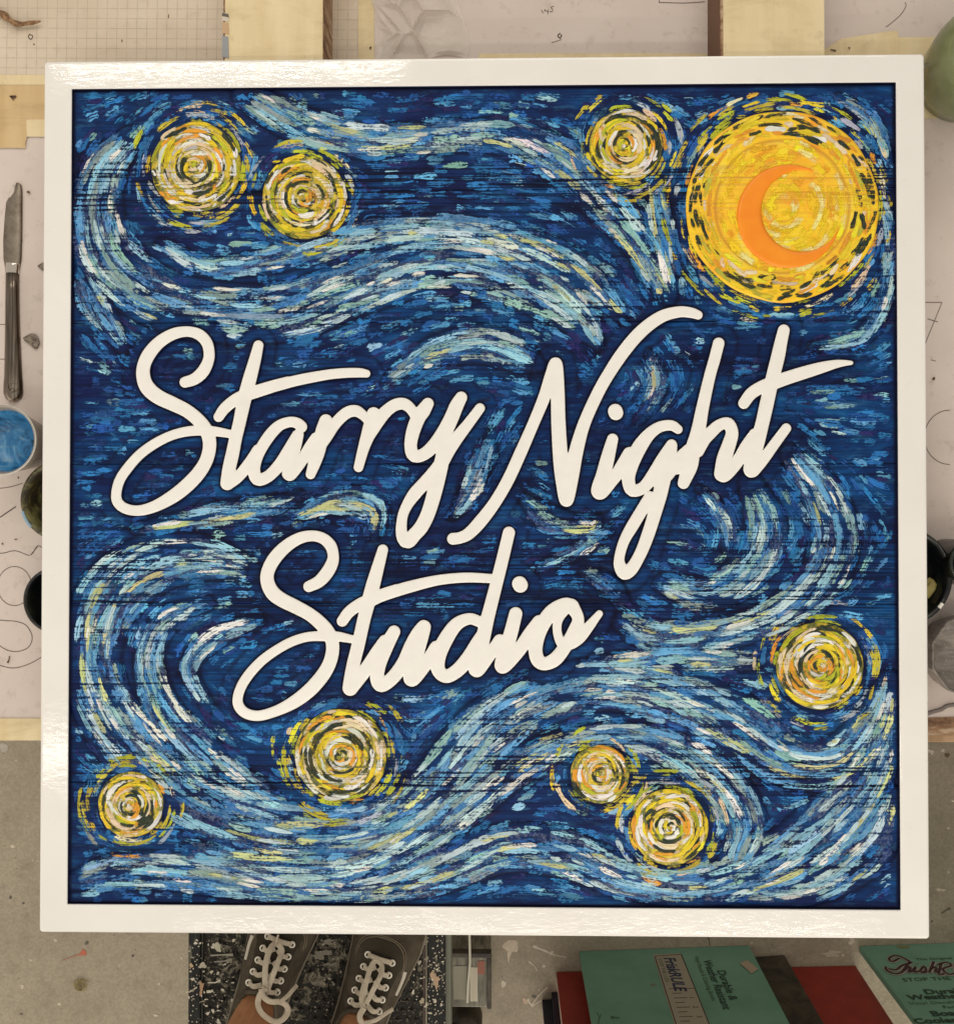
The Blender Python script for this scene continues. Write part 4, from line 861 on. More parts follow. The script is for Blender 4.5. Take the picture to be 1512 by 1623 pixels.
# right side
t, R_, h = vessel('paint_bowl', 1431, 914, 77.5, -.034, [(.70, 0), (.74, .03), (.98, .95), (1.0, 1.0), (.95, 1.0), (.90, .86), (.75, .4), (.02, .36)], MAT_BLK, 'glossy black bowl with an ochre smear half under the right rim of the sign', 'bowl')
P = np.array([(R_*r*math.cos(a), R_*r*math.sin(a), h*z) for r, a, z in ((.66, -.16, .62), (.74, -.25, .72), (.72, -.45, .72), (.70, -.62, .72))]); mesh('ochre_smear', *ribbon(crom(P, .002), .010, .003), MT('ochre_smear', .4, (.34, .28, .09)).m, t)
P = np.array([(R_*.96*math.cos(a), R_*.96*math.sin(a), h*1.0) for a in np.linspace(-.72, -.60, 5)]); mesh('white_chip', *ribbon(P, .004, .002), MT('white_chip', .4, (.75, .72, .65)).m, t)
t, R_, h = vessel('black_jar', 1545, 893, 38, -.020, [(.92, 0), (.98, .05), (.98, .85), (1.0, .9), (1.0, 1.0), (.9, 1.0), (.86, .86), (.02, .84)], MAT_BLK, 'small black jar at the right edge next to the black bowl', 'jar')
M = MT('cloudy_grey_glass', .22, (.30, .265, .235), spec=.5); n = M.noise(M.co((30, 90, 30)), 1., 4., .6, .6); n2 = M.noise(M.co(), 260, 3., .7); M.col(M.mix(M.ramp(n2, [(.6, 0.), (.7, .5)]), M.ramp(n, [(.35, (.16, .14, .12)), (.65, (.33, .295, .26))]), (.6, .56, .5))); M.bump(n, .4, .002); M.set('Alpha', .9); MAT_CLG = M.m
c = at(1541, 1040, -.045); t = empty('glass_cup', (c[0], c[1], ZT+.0013), 'cloudy grey glass cup at the right edge below the black bowl', 'cup'); h = .043; V = []; F = []; prof = [(.86, 0), (.9, .03), (1.0, .75), (1.03, 1.0), (.98, 1.02), (.94, .8), (.8, .6), (.02, .58)]
for r, z in prof:
    for k in range(10):
        a = 2*math.pi*(k+.5)/10; V.append((.0445*r*math.cos(a), .0445*r*math.sin(a), h*z))
for i in range(len(prof)-1):
    for k in range(10): F.append((i*10+k, i*10+(k+1) % 10, (i+1)*10+(k+1) % 10, (i+1)*10+k))
F.append(tuple(range(9, -1, -1))); F.append(tuple((len(prof)-1)*10+k for k in range(10)))
o = mesh('cup_body', V, F, MAT_CLG, t); md = o.modifiers.new('bevel', 'BEVEL'); md.width = .004; md.segments = 3
M = MT('green_glass', .12, (.16, .19, .085), spec=.5); n = M.noise(M.co(), 20, 3.); M.col(M.ramp(n, [(.3, (.13, .155, .07)), (.7, (.26, .285, .15))])); M.set('Alpha', .92); MAT_GG = M.m
M = MT('dark_green_pool', .15, (.012, .022, .008)); n = M.noise(M.co(), 60, 4.); M.col(M.ramp(n, [(.5, (.010, .018, .006)), (.7, (.05, .07, .03))])); MAT_GP = M.m
t, R_, h = vessel('green_jar', 1586, 66, 84, .01, [(.70, 0), (.80, .04), (.93, .30), (1.0, .60), (.98, .82), (.84, .97), (.80, 1.0), (.77, .97), (.78, .7)], MAT_GG, 'large green glass jar at the top right corner', 'jar')
V, F = lathe([(.002, h*.70), (R_*.5, h*.70), (R_*.80, h*.72)], 48, False); mesh('contents', V, F, MAT_GP, t, True)
V, F = lathe([(R_*.76, h*.97), (R_*.80, h*1.02), (R_*.84, h*.985), (R_*.80, h*.95)], 64, False); mesh('jar_lip', V, F, MAT_GP, t, True)

# ================================================================== STEP, SHOES
xa, xb = at(298, 1560, ZD)[0], at(706, 1560, ZD)[0]; yA, yB = at(500, 1330, ZD)[1], -1.02
st = empty('work_step', ((xa+xb)/2, -.75, ZF), 'black ribbed work step crusted with paint spatters under the shoes', 'step'); SL = ((xa+xb)/2, -.75, ZF)
M = MT('spattered_black_tread', .6, spec=.2); x, y, z = M.sep(M.co((1, 1, 1)))
n = M.noise(M.co(), 55, 5., .75, .8); n2 = M.noise(M.co(), 160, 4., .8); v1 = M.voro(M.co(), 120); v2 = M.voro(M.co((1, 1, 1), (0, 0, .7)), 260); n4 = M.noise(M.co(), 9, 3.)
c = M.ramp(n2, [(.4, (.004, .0034, .0024)), (.6, (.018, .0155, .011))]); th = M.math('ADD', n, M.math('MULTIPLY', M.math('SUBTRACT', n4, .5), .45))
c = M.mix(M.ramp(th, [(.545, 0.), (.61, .9)]), c, M.ramp(n2, [(.4, (.09, .08, .055)), (.6, (.26, .235, .175))]))
c = M.mix(M.ramp(v2, [(.10, .9), (.17, 0.)]), c, M.ramp(n4, [(.4, (.40, .35, .26)), (.6, (.16, .14, .11))]))
M.col(c); M.bump(n, .5, .0015); MAT_TREAD = M.m
M = MT('black_step_rail', .5, spec=.25); n = M.noise(M.co((90, 14, 30)), 1., 5., .7, .6); v = M.voro(M.co(), 210); c = M.ramp(n, [(.5, (.005, .0055, .0045)), (.60, (.012, .013, .010)), (.66, (.20, .18, .13)), (.74, (.34, .31, .23))]); c = M.mix(M.ramp(v, [(.16, 1.), (.24, 0.)]), c, (.55, .50, .40)); M.col(c); M.bump(n, .4, .001); MAT_RAIL = M.m
def spart(nm, *a, bev=.002, mat=MAT_TREAD):
    bm = bmesh.new(); box(bm, *a, bev); return wc(frombm(nm, bm, mat), st, SL)
spart('deck', xa+.024, yB, ZD-.018, xb-.030, yA, ZD-.0035)
spart('rail', xa, yB, ZD-.050, xa+.018, yA, ZD, mat=MAT_RAIL); spart('rail', xb-.027, yB, ZD-.050, xb, yA, ZD+.002, mat=MAT_RAIL)
spart('trim_strip', xa+.0195, yB, ZD-.006, xa+.0225, yA, ZD-.001, mat=MAT_BLK); spart('trim_strip', xb-.0335, yB, ZD-.006, xb-.0290, yA, ZD-.0015, bev=.001, mat=MT('rusty_trim', .5, (.05, .03, .02)).m)
spart('trim_strip', xb-.002, yB, ZD-.048, xb+.008, yA, ZD-.008, mat=MT('scraped_green_grey', .5, (.13, .135, .10)).m)
for lx in (xa+.02, xb-.02):
    for ly in (yA-.03, yB+.05): spart('leg', lx-.015, ly-.015, ZF, lx+.015, ly+.015, ZD-.05, mat=MAT_RAIL)
V = []; F = []
pit = .0135
for i in range(int((xb-xa-.06)/pit)+1):
    for k in range(int((yA-yB)/pit)+1):
        x = xa+.031+i*pit+(k % 2)*pit/2; y = yB+.008+k*pit
        if x > xb-.038 or y > yA-.006: continue
        o = len(V); s_ = .0046
        for dx, dy, dz in ((-s_, 0, 0), (0, -s_*1.3, 0), (s_, 0, 0), (0, s_*1.3, 0), (0, 0, .0021)): V.append((x+dx, y+dy, ZD-.0036+dz))
        F += [(o, o+1, o+4), (o+1, o+2, o+4), (o+2, o+3, o+4), (o+3, o, o+4)]
o = mesh('tread_studs', V, F, MAT_TREAD); wc(o, st, SL); o['kind'] = 'stuff'
# thick paint drips on the step
it = [(blob(345, 1500, 6.5, .5), (.42, .40, .30)), (blob(371, 1490, 2.5, .3), (.5, .46, .36)), (blob(322, 1530, 5, .6, stretch=1.5), (.38, .35, .27)), (blob(336, 1540, 2.5, .4), (.5, .45, .35)), (strip((330, 1557), (350, 1553), 1, 2), (.5, .46, .36)), (blob(304, 1530, 3, .3), (.45, .32, .15)), (blob(333, 1571, 3.5, .3, stretch=1.4), (.5, .48, .36)), (strip((295, 1572), (313, 1564), 1, 1.2), (.48, .44, .34)), (blob(320, 1565, 5.5, .7, stretch=.7), (.34, .20, .10)), (blob(347, 1619, 3.5, .5), (.45, .42, .34)), (strip((335, 1514), (370, 1513), 1.2, 2.2), (.24, .225, .17)), (strip((340, 1524), (368, 1520), 1, 2), (.20, .19, .15)),
      (blob(665, 1525, 3, .4), (.4, .36, .28)), (blob(690, 1552, 8, .7, stretch=.7), (.42, .28, .17)), (blob(669, 1586, 4, .5), (.36, .31, .2)), (blob(520, 1492, 6, .7, stretch=1.8), (.16, .145, .105)), (blob(510, 1512, 9, .7, stretch=1.6), (.15, .135, .10)), (blob(525, 1528, 5, .7, stretch=1.6), (.13, .12, .09))]
for k in range(150):
    x, y = (rng.uniform(300, 372), rng.uniform(1488, 1623)) if k % 2 else (rng.uniform(655, 704), rng.uniform(1488, 1623)); it.append((blob(x, y, abs(rng.normal())*1.0+.5, .5, 8, stretch=rng.uniform(.7, 1.5)), (.55, .50, .40) if rng.random() < .7 else (.2, .17, .12)))
for k in range(60): it.append((blob(rng.uniform(495, 560), rng.uniform(1485, 1623), abs(rng.normal())*.9+.4, .5, 8), (.3, .27, .2)))
V = []; F = []; Cc = []
for j, (pts, c_) in enumerate(it):
    P = at(np.array(pts)[:, 0], np.array(pts)[:, 1], ZD); o = len(V); z = ZD+.0024+.00004*(j % 9); V += [(p[0], p[1], z) for p in P]; F.append(tuple(o+i for i in range(len(P)-1, -1, -1))); Cc += [(*c_, 1)]*len(P)
o = wc(mesh('paint_spatters', V, F, MAT_SPOT, None, False, {'paint': ('FLOAT_COLOR', Cc)}), st, SL); o['kind'] = 'stuff'

# ---- the photographer's feet
M = MT('dark_olive_canvas', .85, spec=.15); n = M.noise(M.co(), 700, 2.); n2 = M.noise(M.co(), 18, 4.); x, y, z = M.sep(M.co()); M.col(M.mix(M.ramp(n, [(.4, .3), (.6, 0.)]), M.ramp(n2, [(.3, (.034, .028, .019)), (.7, (.056, .047, .033))]), (.02, .018, .012))); M.bump(M.math('ADD', n, n2), .35, .0006); MAT_CANVAS = M.m
M = MT('brown_suede', .8, spec=.15); n = M.noise(M.co(), 90, 5., .7); n2 = M.noise(M.co(), 25, 3.); M.col(M.mix(M.ramp(n2, [(.45, 0.), (.7, .5)]), M.ramp(n, [(.3, (.044, .035, .024)), (.7, (.074, .060, .042))]), (.12, .10, .07))); M.bump(n, .3, .0008); MAT_SUEDE = M.m
M = MT('flat_cotton_lace', .8, spec=.15); n = M.noise(M.co(), 900, 2.); n2 = M.noise(M.co(), 60, 3.); M.col(M.mix(M.ramp(n, [(.4, .3), (.6, 0.)]), M.ramp(n2, [(.3, (.38, .325, .25)), (.7, (.55, .48, .375))]), (.2, .17, .12))); M.bump(n, .5, .0004); MAT_LACE = M.m
MAT_EYE = MT('white_metal_eyelet', .3, (.70, .66, .56)).m; MAT_SOLE = MT('cream_rubber_sole', .5, (.17, .14, .10)).m; MAT_STITCH = MT('tan_stitching', .8, (.22, .18, .12)).m
M = MT('skin', .5, spec=.35); n = M.noise(M.co(), 60, 4.); M.col(M.ramp(n, [(.3, (.30, .135, .06)), (.7, (.40, .19, .09))])); M.set('Subsurface Weight', .12); M.set('Subsurface Scale', .006); M.bump(n, .2, .0006); MAT_SKIN = M.m
M = MT('black_trouser_cloth', .9, (.010, .009, .012), spec=.1); n = M.noise(M.co(), 400, 2.); M.bump(n, .5, .0006); MAT_TROU = M.m
PL = (at(500, 1600, ZD)[0], at(500, 1600, ZD)[1], ZD)
pe = empty('person', PL, 'person standing on the step in dark laced canvas shoes and black trousers', 'person')
def smooth(a, b, x): t = min(1, max(0, (x-a)/(b-a))); return t*t*(3-2*t)
def shoe(px0, py0, deg, mir, lace_fn):
    """local frame: y forward to the toe, x to the outer side (mir = -1: outer side is -x), throat start at y=.125"""
    ZU = ZD+.085; o0 = at(px0, py0, ZU); A = math.radians(deg); ca, sa = math.cos(A), math.sin(A)
    def TW(x, y, z): x = x*mir; yy = y-.125; return (o0[0]+x*ca+yy*sa, o0[1]-x*sa+yy*ca, ZD+z)
    def half(y):   # outer, inner half widths
        k = [(0, .024, .024), (.015, .033, .033), (.05, .0365, .0355), (.10, .0385, .036), (.15, .046, .040), (.195, .0535, .0455), (.225, .053, .045), (.25, .045, .042), (.27, .030, .032), (.281, .012, .016), (.284, .003, .003)]
        ys = [a[0] for a in k]; return float(np.interp(y, ys, [a[1] for a in k])), float(np.interp(y, ys, [a[2] for a in k]))
    def top(y): return float(np.interp(y, [0, .03, .075, .11, .125, .15, .19, .225, .25, .275, .284], [.078, .074, .064, .072, .085, .081, .068, .056, .050, .040, .026]))
    sh = mesh('shoe', *loft(TW, half, top), MAT_SUEDE, None, True); wc(sh, pe, PL); sh['label'] = 'dark olive canvas shoe with white eyelets and flat laces'
    # sole
    ysn = np.linspace(0, .284, 34); outl_ = [(half(y)[0]+.0020, y) for y in ysn]+[(-half(y)[1]-.0020, y) for y in ysn[::-1]]; n = len(outl_); V = []; F = []
    for z, g in ((.001, -.001), (.004, 0), (.024, 0), (.0255, -.0012)):
        for x, y in outl_: V.append(TW(x+(g if x > 0 else -g), .142+(y-.142)*(1+.018+g*3), z))
    for i in range(3):
        for k in range(n): F.append((i*n+k, i*n+(k+1) % n, (i+1)*n+(k+1) % n, (i+1)*n+k))
    F.append(tuple(range(n))); F.append(tuple(range(3*n, 4*n))); wc(mesh('sole', V, F, MAT_SOLE), sh, (0, 0, 0))
    def surf(x, y, up=0.):   # a point on the upper, x signed
        wo, wi = half(y); w_ = wo if x > 0 else wi; f = min(.99, abs(x)/w_); return TW(x, y, .024+(top(y)-.024)*(1-f**2.6)**(1/2.0)+up)
    # eyestay: darker canvas quarter panel lying on the vamp
    V = []; F = []; rows = np.linspace(.112, .214, 22); m = 15
    for y in rows:
        wl = float(np.interp(y, [.112, .14, .19, .205, .214], [.030, .036, .033, .027, .014]))
        for k in range(m): x = wl*(2*k/(m-1)-1); V.append(surf(x, y, .0012))
    for i in range(len(rows)-1):
        for k in range(m-1): a = i*m+k; F.append((a, a+1, a+m+1, a+m))
    wc(mesh('lace_panel', V, F, MAT_CANVAS, None, True), sh, (0, 0, 0))
    for off in (0, .0022):
        P = [surf(x, y, .0022) for x, y in ((.0315+off, .118), (.0375+off, .145), (.0345+off, .19), (.028+off, .207+off), (.012, .2165+off), (-.012, .2165+off), (-.028-off, .207+off), (-.034-off, .19), (-.0365-off, .145), (-.0315-off, .118))]; wc(mesh('stitching', *ribbon(crom(np.array(P), .003), .0007, .0006), MAT_STITCH), sh, (0, 0, 0))
    # eyelets and lace bars
    ey = []
    for k in range(5):
        y = .130+.0155*k; g = .0185+.0016*k if False else .0205-.0007*k; ey.append((g, y))
        for s_ in (-1, 1):
            c = np.array(surf(s_*g, y, .0022)); V, F = lathe([(.0025, .0003), (.0029, .0018), (.0043, .0018), (.0050, .0003)], 18, False, False); V = [tuple(np.array(v)+c) for v in V]; wc(mesh('eyelet', V, F, MAT_EYE, None, True), sh, (0, 0, 0))
            V, F = lathe([(.0001, 0), (.0025, .0004)], 12, False, False); wc(mesh('eyelet_hole', [tuple(np.array(v)+c) for v in V], F, MAT_BLK), sh, (0, 0, 0))
    for k in range(5):
        g, y = ey[k]; dy = .0015
        P = [surf(-g, y, .003), surf(-g*.55, y+dy, .0065), surf(0, y+dy, .0072), surf(g*.55, y+dy, .0065), surf(g, y, .003)]
        if k < 4: P = [surf(-g, y, .003), surf(-g*.6, y+.001, .0065), surf(-g*.1, y+.007, .0066)]; wc(mesh('lace', *ribbon(crom(np.array(P), .002), 0.0072, .0012), MAT_LACE), sh, (0, 0, 0)); P = [surf(g, y, .003), surf(g*.6, y+.001, .0068), surf(g*.1, y+.007, .0072)]
        wc(mesh('lace', *ribbon(crom(np.array(P), .002), 0.0072, .0012), MAT_LACE), sh, (0, 0, 0))
    for pts, wd in lace_fn:      # the bow, in px over the shoe, with a height above the deck
        P = np.array([at(a, b, ZD+c) for a, b, c in pts]); wc(mesh('bow_loop', *ribbon(crom(P, .002), wd, .0013), MAT_LACE), sh, (0, 0, 0))
    # side tag
    P = [surf(.036, .150, .0030), surf(.0385, .168, .0030), surf(.039, .182, .003)]; wc(mesh('side_tag', *ribbon(crom(np.array(P), .002), .0058, .0010), MT('white_tag', .6, (.50, .46, .38)).m), sh, (0, 0, 0))
    # collar and tongue
    V, F = [], []
    rows = []
    for a in np.linspace(0, 2*math.pi, 40): 
        x, y = .030*math.cos(a), .066+.060*math.sin(a); rows.append(surf(x, y, .004))
    wc(mesh('collar', *ribbon(np.array(rows), .007, .004), MAT_SUEDE), sh, (0, 0, 0))
    return TW, surf
def loft(TW, half, top):
    V = []; F = []; ys = np.r_[np.linspace(0, .27, 44), np.linspace(.273, .284, 8)]; m = 25
    for y in ys:
        wo, wi = half(y); tz = top(y)
        for k in range(m):
            a = math.pi*k/(m-1); c_ = math.cos(a); s_ = math.sin(a); x = (wo if c_ > 0 else wi)*(abs(c_)**.75)*(1 if c_ > 0 else -1); V.append(TW(x, y, .020+(tz-.020)*s_**.78))
    for i in range(len(ys)-1):
        for k in range(m-1): a = i*m+k; F.append((a, a+1, a+m+1, a+m))
    F.append(tuple(range(m))); F.append(tuple((len(ys)-1)*m+k for k in range(m))); return V, F
h_ = .100
bowL = [([(438, 1494, .093), (428, 1505, .100), (421, 1530, .104), (420, 1560, .104), (420, 1577, .100)], .0078), ([(421, 1577, .098), (432, 1548, .102), (441, 1525, .102), (447, 1507, .096), (440, 1497, .094)], .0072),
        ([(420, 1566, .106), (411, 1580, .104), (409, 1594, .100), (416, 1608, .096), (432, 1619, .092), (446, 1618, .090), (456, 1606, .090), (454, 1595, .092), (444, 1589, .097), (428, 1588, .102), (417, 1580, .106), (414, 1568, .107)], .0078),
        ([(444, 1589, .099), (455, 1580, .098), (464, 1570, .095), (471, 1562, .090)], .0055), ([(441, 1482, .094), (437, 1498, .096)], .003)]
bowR = [([(575, 1600, .102), (577, 1575, .104), (583, 1548, .103), (590, 1529, .098), (598, 1524, .096), (605, 1531, .096), (604, 1545, .100), (594, 1565, .104), (580, 1592, .106)], .0068),
        ([(577, 1598, .106), (570, 1612, .103), (576, 1625, .100), (592, 1630, .097)], .0078), ([(578, 1622, .100), (595, 1618, .098), (610, 1608, .094), (623, 1600, .088)], .0055), ([(576, 1600, .105), (573, 1580, .105), (578, 1560, .104)], .0072)]
TWL, sfL = shoe(414, 1573, 19, -1, bowL)
TWR, sfR = shoe(576, 1603, 18, 1, bowR)
# legs: one continuous body mesh (both feet, ankles and shins joined at the hips, grown with a skin)
def legs():
    vs = []; es = []; rs = []
    hip = np.array([at(500, 1600, ZD)[0], -1.13, ZD+.80])
    vs.append(hip); rs.append((.13, .10))
    for TW in (TWL, TWR):
        ch = [(TW(0, .115, .058), (.024, .018)), (TW(0, .080, .072), (.030, .030)), (TW(0, .048, .105), (.034, .034)), (TW(0, .036, .16), (.037, .036))]
        an = np.array(TW(0, .036, .16)); kn_ = an+np.array([(-.015 if TW is TWL else .015), -.07, .28]); mid = (an+kn_)/2+np.array([0, -.018, 0])
        ch += [(mid, (.052, .052)), (kn_, (.056, .056))]; up = (kn_+hip)/2+np.array([-.06 if TW is TWL else .06, 0, 0]); ch += [(up, (.075, .075))]
        b = len(vs)
        for p, r in ch: vs.append(np.array(p)); rs.append(r)
        es += [(b+i, b+i+1) for i in range(len(ch)-1)]+[(len(vs)-1, 0)]
    me = bpy.data.meshes.new('body'); me.from_pydata([tuple(v) for v in vs], es, []); o = bpy.data.objects.new('body', me); C.objects.link(o)
    md = o.modifiers.new('skin', 'SKIN'); sv = me.skin_vertices[0].data
    for i, r in enumerate(rs): sv[i].radius = r
    sv[0].use_root = True; o.modifiers.new('sub', 'SUBSURF').levels = 2; o.modifiers['sub'].render_levels = 2; me.materials.append(MAT_SKIN); wc(o, pe, PL); return vs
lv = legs()
def trouser(P, R0):
    V = []; F = []; n = len(P); m = 28
    for i in range(n):
        for k in range(m): a = 2*math.pi*k/m; r = R0[i]*(1+.05*math.sin(3*a+i)+.03*math.sin(7*a)); V.append((P[i][0]+r*math.cos(a), P[i][1]+r*math.sin(a), P[i][2]))
    for i in range(n-1):
        for k in range(m): F.append((i*m+k, i*m+(k+1) % m, (i+1)*m+(k+1) % m, (i+1)*m+k))
    return V, F
for TW, b in ((TWL, 1), (TWR, 8)):
    a_ = np.array(lv[b+3]); k_ = np.array(lv[b+5]); u_ = np.array(lv[b+6]); P = [a_+(k_-a_)*f for f in (.10, .12, .3, .6, 1.)]+[u_]; o = mesh('trouser_leg', *trouser(P, [.052, .054, .060, .068, .075, .092]), MAT_TROU, None, True); md = o.modifiers.new('s', 'SOLIDIFY'); md.thickness = .003; wc(o, pe, PL)

# ================================================================== BOARDS STANDING ON THE FLOOR
def board(name, pl, pr, hgt, th, lean, mat, label, cat, edge_mat=None, yawfix=0.):
    """a panel standing on its edge; pl, pr = px of the ends of its foot"""
    a = at(pl[0], pl[1], ZF+.001); b = at(pr[0], pr[1], ZF+.001); U = (b-a)/np.linalg.norm(b-a); L_ = np.linalg.norm(b-a)
    side = np.array([-U[1], U[0], 0.])                                   # towards the table
    Vv = np.array([0, 0, 1.])*math.cos(lean)-side*math.sin(lean); N = np.cross(Vv, U); N = N if N @ side > 0 else -N
    t = empty(name, a, label, cat); bm = bmesh.new(); box(bm, 0, -th, 0, L_, 0, hgt, .0012)
    Mx = Matrix((( U[0], N[0], Vv[0], 0), (U[1], N[1], Vv[1], 0), (U[2], N[2], Vv[2], 0), (0, 0, 0, 1))); bmesh.ops.transform(bm, matrix=Mx, verts=bm.verts); frombm('panel', bm, mat, t)
    return t, a, U, Vv, N
M = MT('worn_sea_green_paint', .5, spec=.35); n = M.noise(M.co(), 8, 5., .6); n2 = M.noise(M.co(), 60, 5., .7); v = M.voro(M.co(), 16)
c = M.ramp(n, [(.3, (.125, .275, .200)), (.7, (.190, .375, .275))]); c = M.mix(M.ramp(v, [(.03, 1.), (.045, 0.)]), c, (.015, .03, .02)); c = M.mix(M.ramp(n2, [(.62, 0.), (.78, .4)]), c, (.20, .30, .19)); M.col(c); M.bump(n2, .15, .0008); MAT_GREEN = M.m
M = MT('red_paint', .45); n = M.noise(M.co(), 30, 4.); M.col(M.ramp(n, [(.3, (.24, .017, .010)), (.7, (.33, .028, .016))])); MAT_RED = M.m
M = MT('dark_brown_grime', .6); n = M.noise(M.co(), 22, 5., .7, 1.); M.col(M.ramp(n, [(.35, (.016, .013, .009)), (.65, (.075, .058, .038))])); M.bump(n, .4, .002); MAT_DB = M.m
MAT_NAVY = MT('navy_paint', .45, (.008, .010, .030)).m; MAT_LBL = MT('greyish_label', .6, (.36, .33, .25)).m; MAT_PRT = MT('dark_green_print', .6, (.015, .045, .025)).m; MAT_PRB = MT('navy_print', .55, (.02, .035, .085)).m
MAT_LOGO = MT('maroon_print', .55, (.045, .018, .022)).m; MAT_LOGOH = MT('silver_outline_print', .55, (.42, .38, .33)).m; MAT_PRF = MT('faded_print', .6, (.055, .115, .070)).m
def text(body, par, P, TU, TV, N, size, mat, sx=1., shear=0., bold=0., lift=.0009, name='lettering'):
    cu = bpy.data.curves.new('t', 'FONT'); cu.body = body; cu.size = size; cu.shear = shear; cu.offset = bold; cu.resolution_u = 3; ob = bpy.data.objects.new('t', cu); C.objects.link(ob); bpy.context.view_layer.update()
    me = bpy.data.meshes.new_from_object(ob.evaluated_get(bpy.context.evaluated_depsgraph_get())); bpy.data.objects.remove(ob)
    P = np.array(P)+np.array(N)*lift
    for v in me.vertices: v.co = Vector((P+np.array(TU)*v.co.x*sx+np.array(TV)*v.co.y).tolist())
    me.materials.clear(); me.materials.append(mat); o = bpy.data.objects.new(name, me); C.objects.link(o); wc(o, par, [float(q) for q in par.location]); return o
def flat(name, par, pts, N, mat, lift=.0006):
    V = [tuple(p+N*lift) for p in pts]; o = mesh(name, V, [tuple(range(len(V)))], mat); wc(o, par, [float(q) for q in par.location]); return o
def prib(name, par, pts, wd, N, mat, lift=.001):
    P = np.array(pts)+N*lift; V, F = ribbon(crom(P, .004) if len(P) > 2 else P, wd, .0002, N); o = mesh(name, V, F, mat); wc(o, par, [float(q) for q in par.location]); return o

# red board behind
t, a, U, Vv, N = board('red_board', (882, 1541), (1356, 1531), .46, .012, math.radians(7), MAT_RED, 'wide plain red board standing behind the two green ones', 'board')
# second navy boards at the left
board('navy_board', (859, 1585), (882, 1584), .42, .02, math.radians(7), MAT_NAVY, 'narrow navy board, lower and outermost left of the red board', 'board')
board('navy_board', (874, 1573), (884, 1573), .45, .018, math.radians(7), MAT_NAVY, 'narrow navy board pressed against the left side of the red board', 'board')
t, a, U, Vv, N = board('brown_board', (1170, 1519), (1243, 1514), .42, .010, math.radians(5), MAT_DB, 'dark grimy board between the ruler-printed green board and the red one', 'board')
# green board A
tA, a, U, Vv, N = board('green_board', (918, 1508), (1187, 1499), .44, .013, math.radians(4.5), MAT_GREEN, 'sea green board with a ruler label and a torn paper scrap, left of the pair', 'board')
def onA(x, y): return atp(x, y, a, N)
flat('ruler_label', tA, [onA(1036, 1514), onA(1078, 1512), onA(1124, 1630), onA(1124+14, 1665), onA(1086, 1665), onA(1075, 1640)], N, MAT_LBL) if False else flat('ruler_label', tA, [onA(1035, 1514), onA(1067+11, 1512), onA(1136, 1650), onA(1078, 1655)], N, MAT_LBL)
for p, q in (((1038, 1517), (1081, 1655)), ((1080, 1514), (1134, 1650)), ((1038, 1517), (1079, 1514))): prib('label_border', tA, [onA(*p), onA(*q)], .0016, N, MAT_LOGO)
for k in range(10):
    y = 1568+k*7.4; f = (y-1517)/138.; xr = 1079+54*f; L_ = (22 if k % 2 == 0 else 15); L_ = 40 if k == 0 else L_; xs = 1040+41*f+(5 if k else 2)+(0); prib('ruler_tick', tA, [onA(xs+3, y+.6), onA(xs+3+L_, y)], .0014, N, MAT_LOGO)
TU, TV = -Vv*-1, U    # text runs up the board, letter tops to the right
TU = Vv; TV = U
text('FriskRULE', tA, onA(1052, 1519), TU, TV, N, .030, MAT_PRB, .88, .15, .0009); text('STOP THE LOSS', tA, onA(1043, 1521), TU, TV, N, .010, MAT_PRF, 1.15)
for k, ch in enumerate(('1', '2', '3')): text(ch, tA, onA(1092+6*k, 1581+15*k), TU, TV, N, .013, MAT_LOGO)
text('Durable &', tA, onA(1136, 1539), TU, TV, N, .022, MAT_PRT, 1.05, .05, .0002); text('Weather Resistant', tA, onA(1114, 1523), TU, TV, N, .022, MAT_PRT, .95, .05, .0002); text('Vinyl Decals & Coloring Books', tA, onA(1100, 1517), TU, TV, N, .012, MAT_PRF, .98)
text('10', tA, onA(1041, 1560), -U, Vv, N, .012, MT('red_print', .6, (.28, .10, .05)).m, 1.); text('8ho', tA, onA(968, 1616), -U*-1, -Vv, N, .010, MAT_PRT); prib('scribble', tA, [onA(946, 1606), onA(950, 1613), onA(953, 1609), onA(949, 1618), onA(948, 1630)], .0010, N, MAT_PRT)
sc_ = pxpoly; flat('paper_scrap', tA, [onA(1172, 1528), onA(1185, 1524), onA(1202, 1538), onA(1191, 1545)], N, MT('torn_cream_paper', .8, (.42, .35, .25)).m, .0016)
# green board B
tB, a, U, Vv, N = board('green_board', (1362, 1500), (1660, 1489), .44, .014, math.radians(4), MAT_GREEN, 'sea green board with a script logo, cut off at the right edge of the view', 'board')
Na = N
def onB(x, y): return atp(x, y, a, Na)
q = [onB(1353, 1501), onB(1364, 1499)]
TU, TV = U, -Vv
def gtx(s_, x, y, size, mat, sx=1., shear=0., bold=0., lift=.0009): text(s_, tB, onB(x, y), TU, TV, N, size, mat, sx, shear, bold, lift)
gtx('The Original', 1453, 1523.5, .0115, MAT_PRT, 1.15); gtx('STOP THE LOSS', 1432, 1557, .0155, MAT_PRT, 1.25)
gtx('Durable &', 1467, 1577, .0205, MAT_PRT, 1.25, 0, .0007); gtx('Weather Resistant', 1442, 1586, .0205, MAT_PRT, 1.25, 0, .0007); gtx('Vinyl Decals', 1442, 1594, .0125, MAT_PRF, 1.3); gtx('Perfect for', 1496, 1600, .0125, MAT_PRT, 1.1); gtx('Boats', 1478, 1612, .0205, MAT_PRT, 1.25, 0, .0007); gtx('Coolers', 1451, 1624, .0205, MAT_PRT, 1.2, 0, .0007)
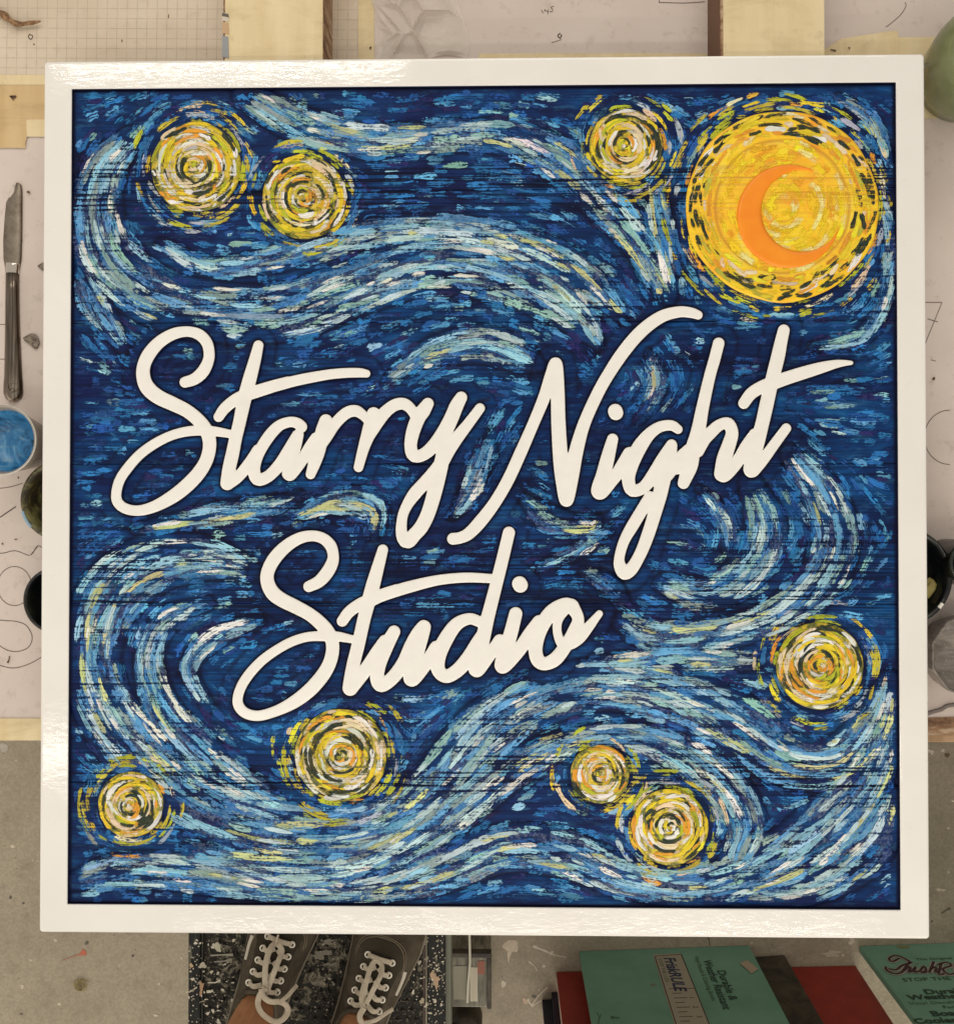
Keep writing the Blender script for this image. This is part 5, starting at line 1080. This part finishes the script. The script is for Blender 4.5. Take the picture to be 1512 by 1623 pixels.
LG = [[(1425, 1521), (1414, 1526), (1409, 1521), (1420, 1516), (1434, 1521), (1443, 1527)], [(1443, 1526), (1436, 1534), (1429, 1543), (1416, 1545), (1405, 1539), (1404, 1534)], [(1408, 1537), (1420, 1539), (1430, 1532), (1446, 1527)], [(1433, 1540), (1440, 1534), (1443, 1536), (1440, 1543), (1447, 1540), (1451, 1534), (1449, 1543), (1457, 1541)],
      [(1453, 1529.5), (1454, 1530)], [(1458, 1542), (1464, 1533), (1468, 1540), (1461, 1544), (1470, 1542)], [(1480, 1526), (1473, 1543)], [(1475, 1538), (1481, 1534), (1484, 1537), (1482, 1543), (1488, 1542)], [(1492, 1528), (1488, 1546), (1497, 1545)], [(1486, 1531), (1500, 1527), (1508, 1532), (1494, 1538), (1504, 1546), (1516, 1544)], [(1514, 1528), (1516, 1544), (1528, 1544), (1532, 1528)]]
for pts in LG:
    prib('logo_outline', tB, [onB(*p) for p in pts], .0088, N, MAT_LOGOH, .0009)
    prib('logo_stroke', tB, [onB(*p) for p in pts], .0050, N, MAT_LOGO, .0016)
flat('worn_patch', tB, [onB(1420, 1500), onB(1442, 1499.5), onB(1440, 1504), onB(1424, 1504)], N, MT('olive_wear', .6, (.20, .21, .09)).m)
# ---- shallow tin tray beside the step
ZS = ZF+.10
q = at(np.array([700, 776, 778, 702.]), np.array([1512, 1514, 1593, 1600.]), ZS)
tr = empty('tin_box', (float(q[:, 0].mean()), float(q[:, 1].mean()), ZF), 'paint-streaked grey tin box with a red striped label beside the work step', 'box'); TL = tuple(float(v) for v in tr.location)
M = MT('streaked_grey_tin', .5); n = M.noise(M.co((120, 14, 20)), 1., 5., .7); M.col(M.ramp(n, [(.4, (.09, .083, .060)), (.6, (.22, .205, .155)), (.72, (.42, .39, .31))])); MAT_TIN = M.m
x0, x1, y0, y1 = q[:, 0].min(), q[:, 0].max(), q[:, 1].min(), q[:, 1].max()
bm = bmesh.new(); box(bm, x0, y0, ZF+.001, x1, y1, ZS-.006, .003); wc(frombm('tin_body', bm, MAT_TIN), tr, TL)
for a_ in ((x0, y1-.008, x1, y1), (x1-.006, y0, x1, y1-.0085)):
    bm = bmesh.new(); box(bm, a_[0]-.001, a_[1], ZS-.02, a_[2]+.001, a_[3]+.001, ZS, .0015); wc(frombm('dark_rim', bm, MAT_DB), tr, TL)
for k, (xa_, xb_, ya_, yb_, c_) in enumerate(((745, 757, 1534, 1588, (.46, .42, .33)), (757, 768, 1524, 1545, (.26, .09, .055)), (719, 740, 1532, 1585, (.25, .235, .175)))):
    z = ZS-.0055+.0003*k; wc(pxpoly('label', [(xa_, ya_), (xb_, ya_), (xb_, yb_), (xa_, yb_)], z-.001, z, MT('tin_label_%d' % k, .6, c_).m), tr, TL)
P = at(np.array([744, 744.5, 745, 742, 741.]), np.array([1480, 1500, 1525, 1560, 1590.]), ZS+.001); tag(mesh('white_stick', *ribbon(P, .0045, .003), MT('white_dried_drip', .6, (.55, .52, .42)).m), 'thin white stick lying across the grey tin box', 'stick')
V, F = lathe([(.030, 0), (.034, .02), (.034, .07), (.030, .085), (.001, .088)], 32, True, False); c_ = at(735, 1636, ZF+.08); o = mesh('brown_cup', V, F, MAT_DB, None, True); o.location = (c_[0], c_[1], ZF+.001); tag(o, 'dark brown cup at the bottom edge beside the work step', 'cup')
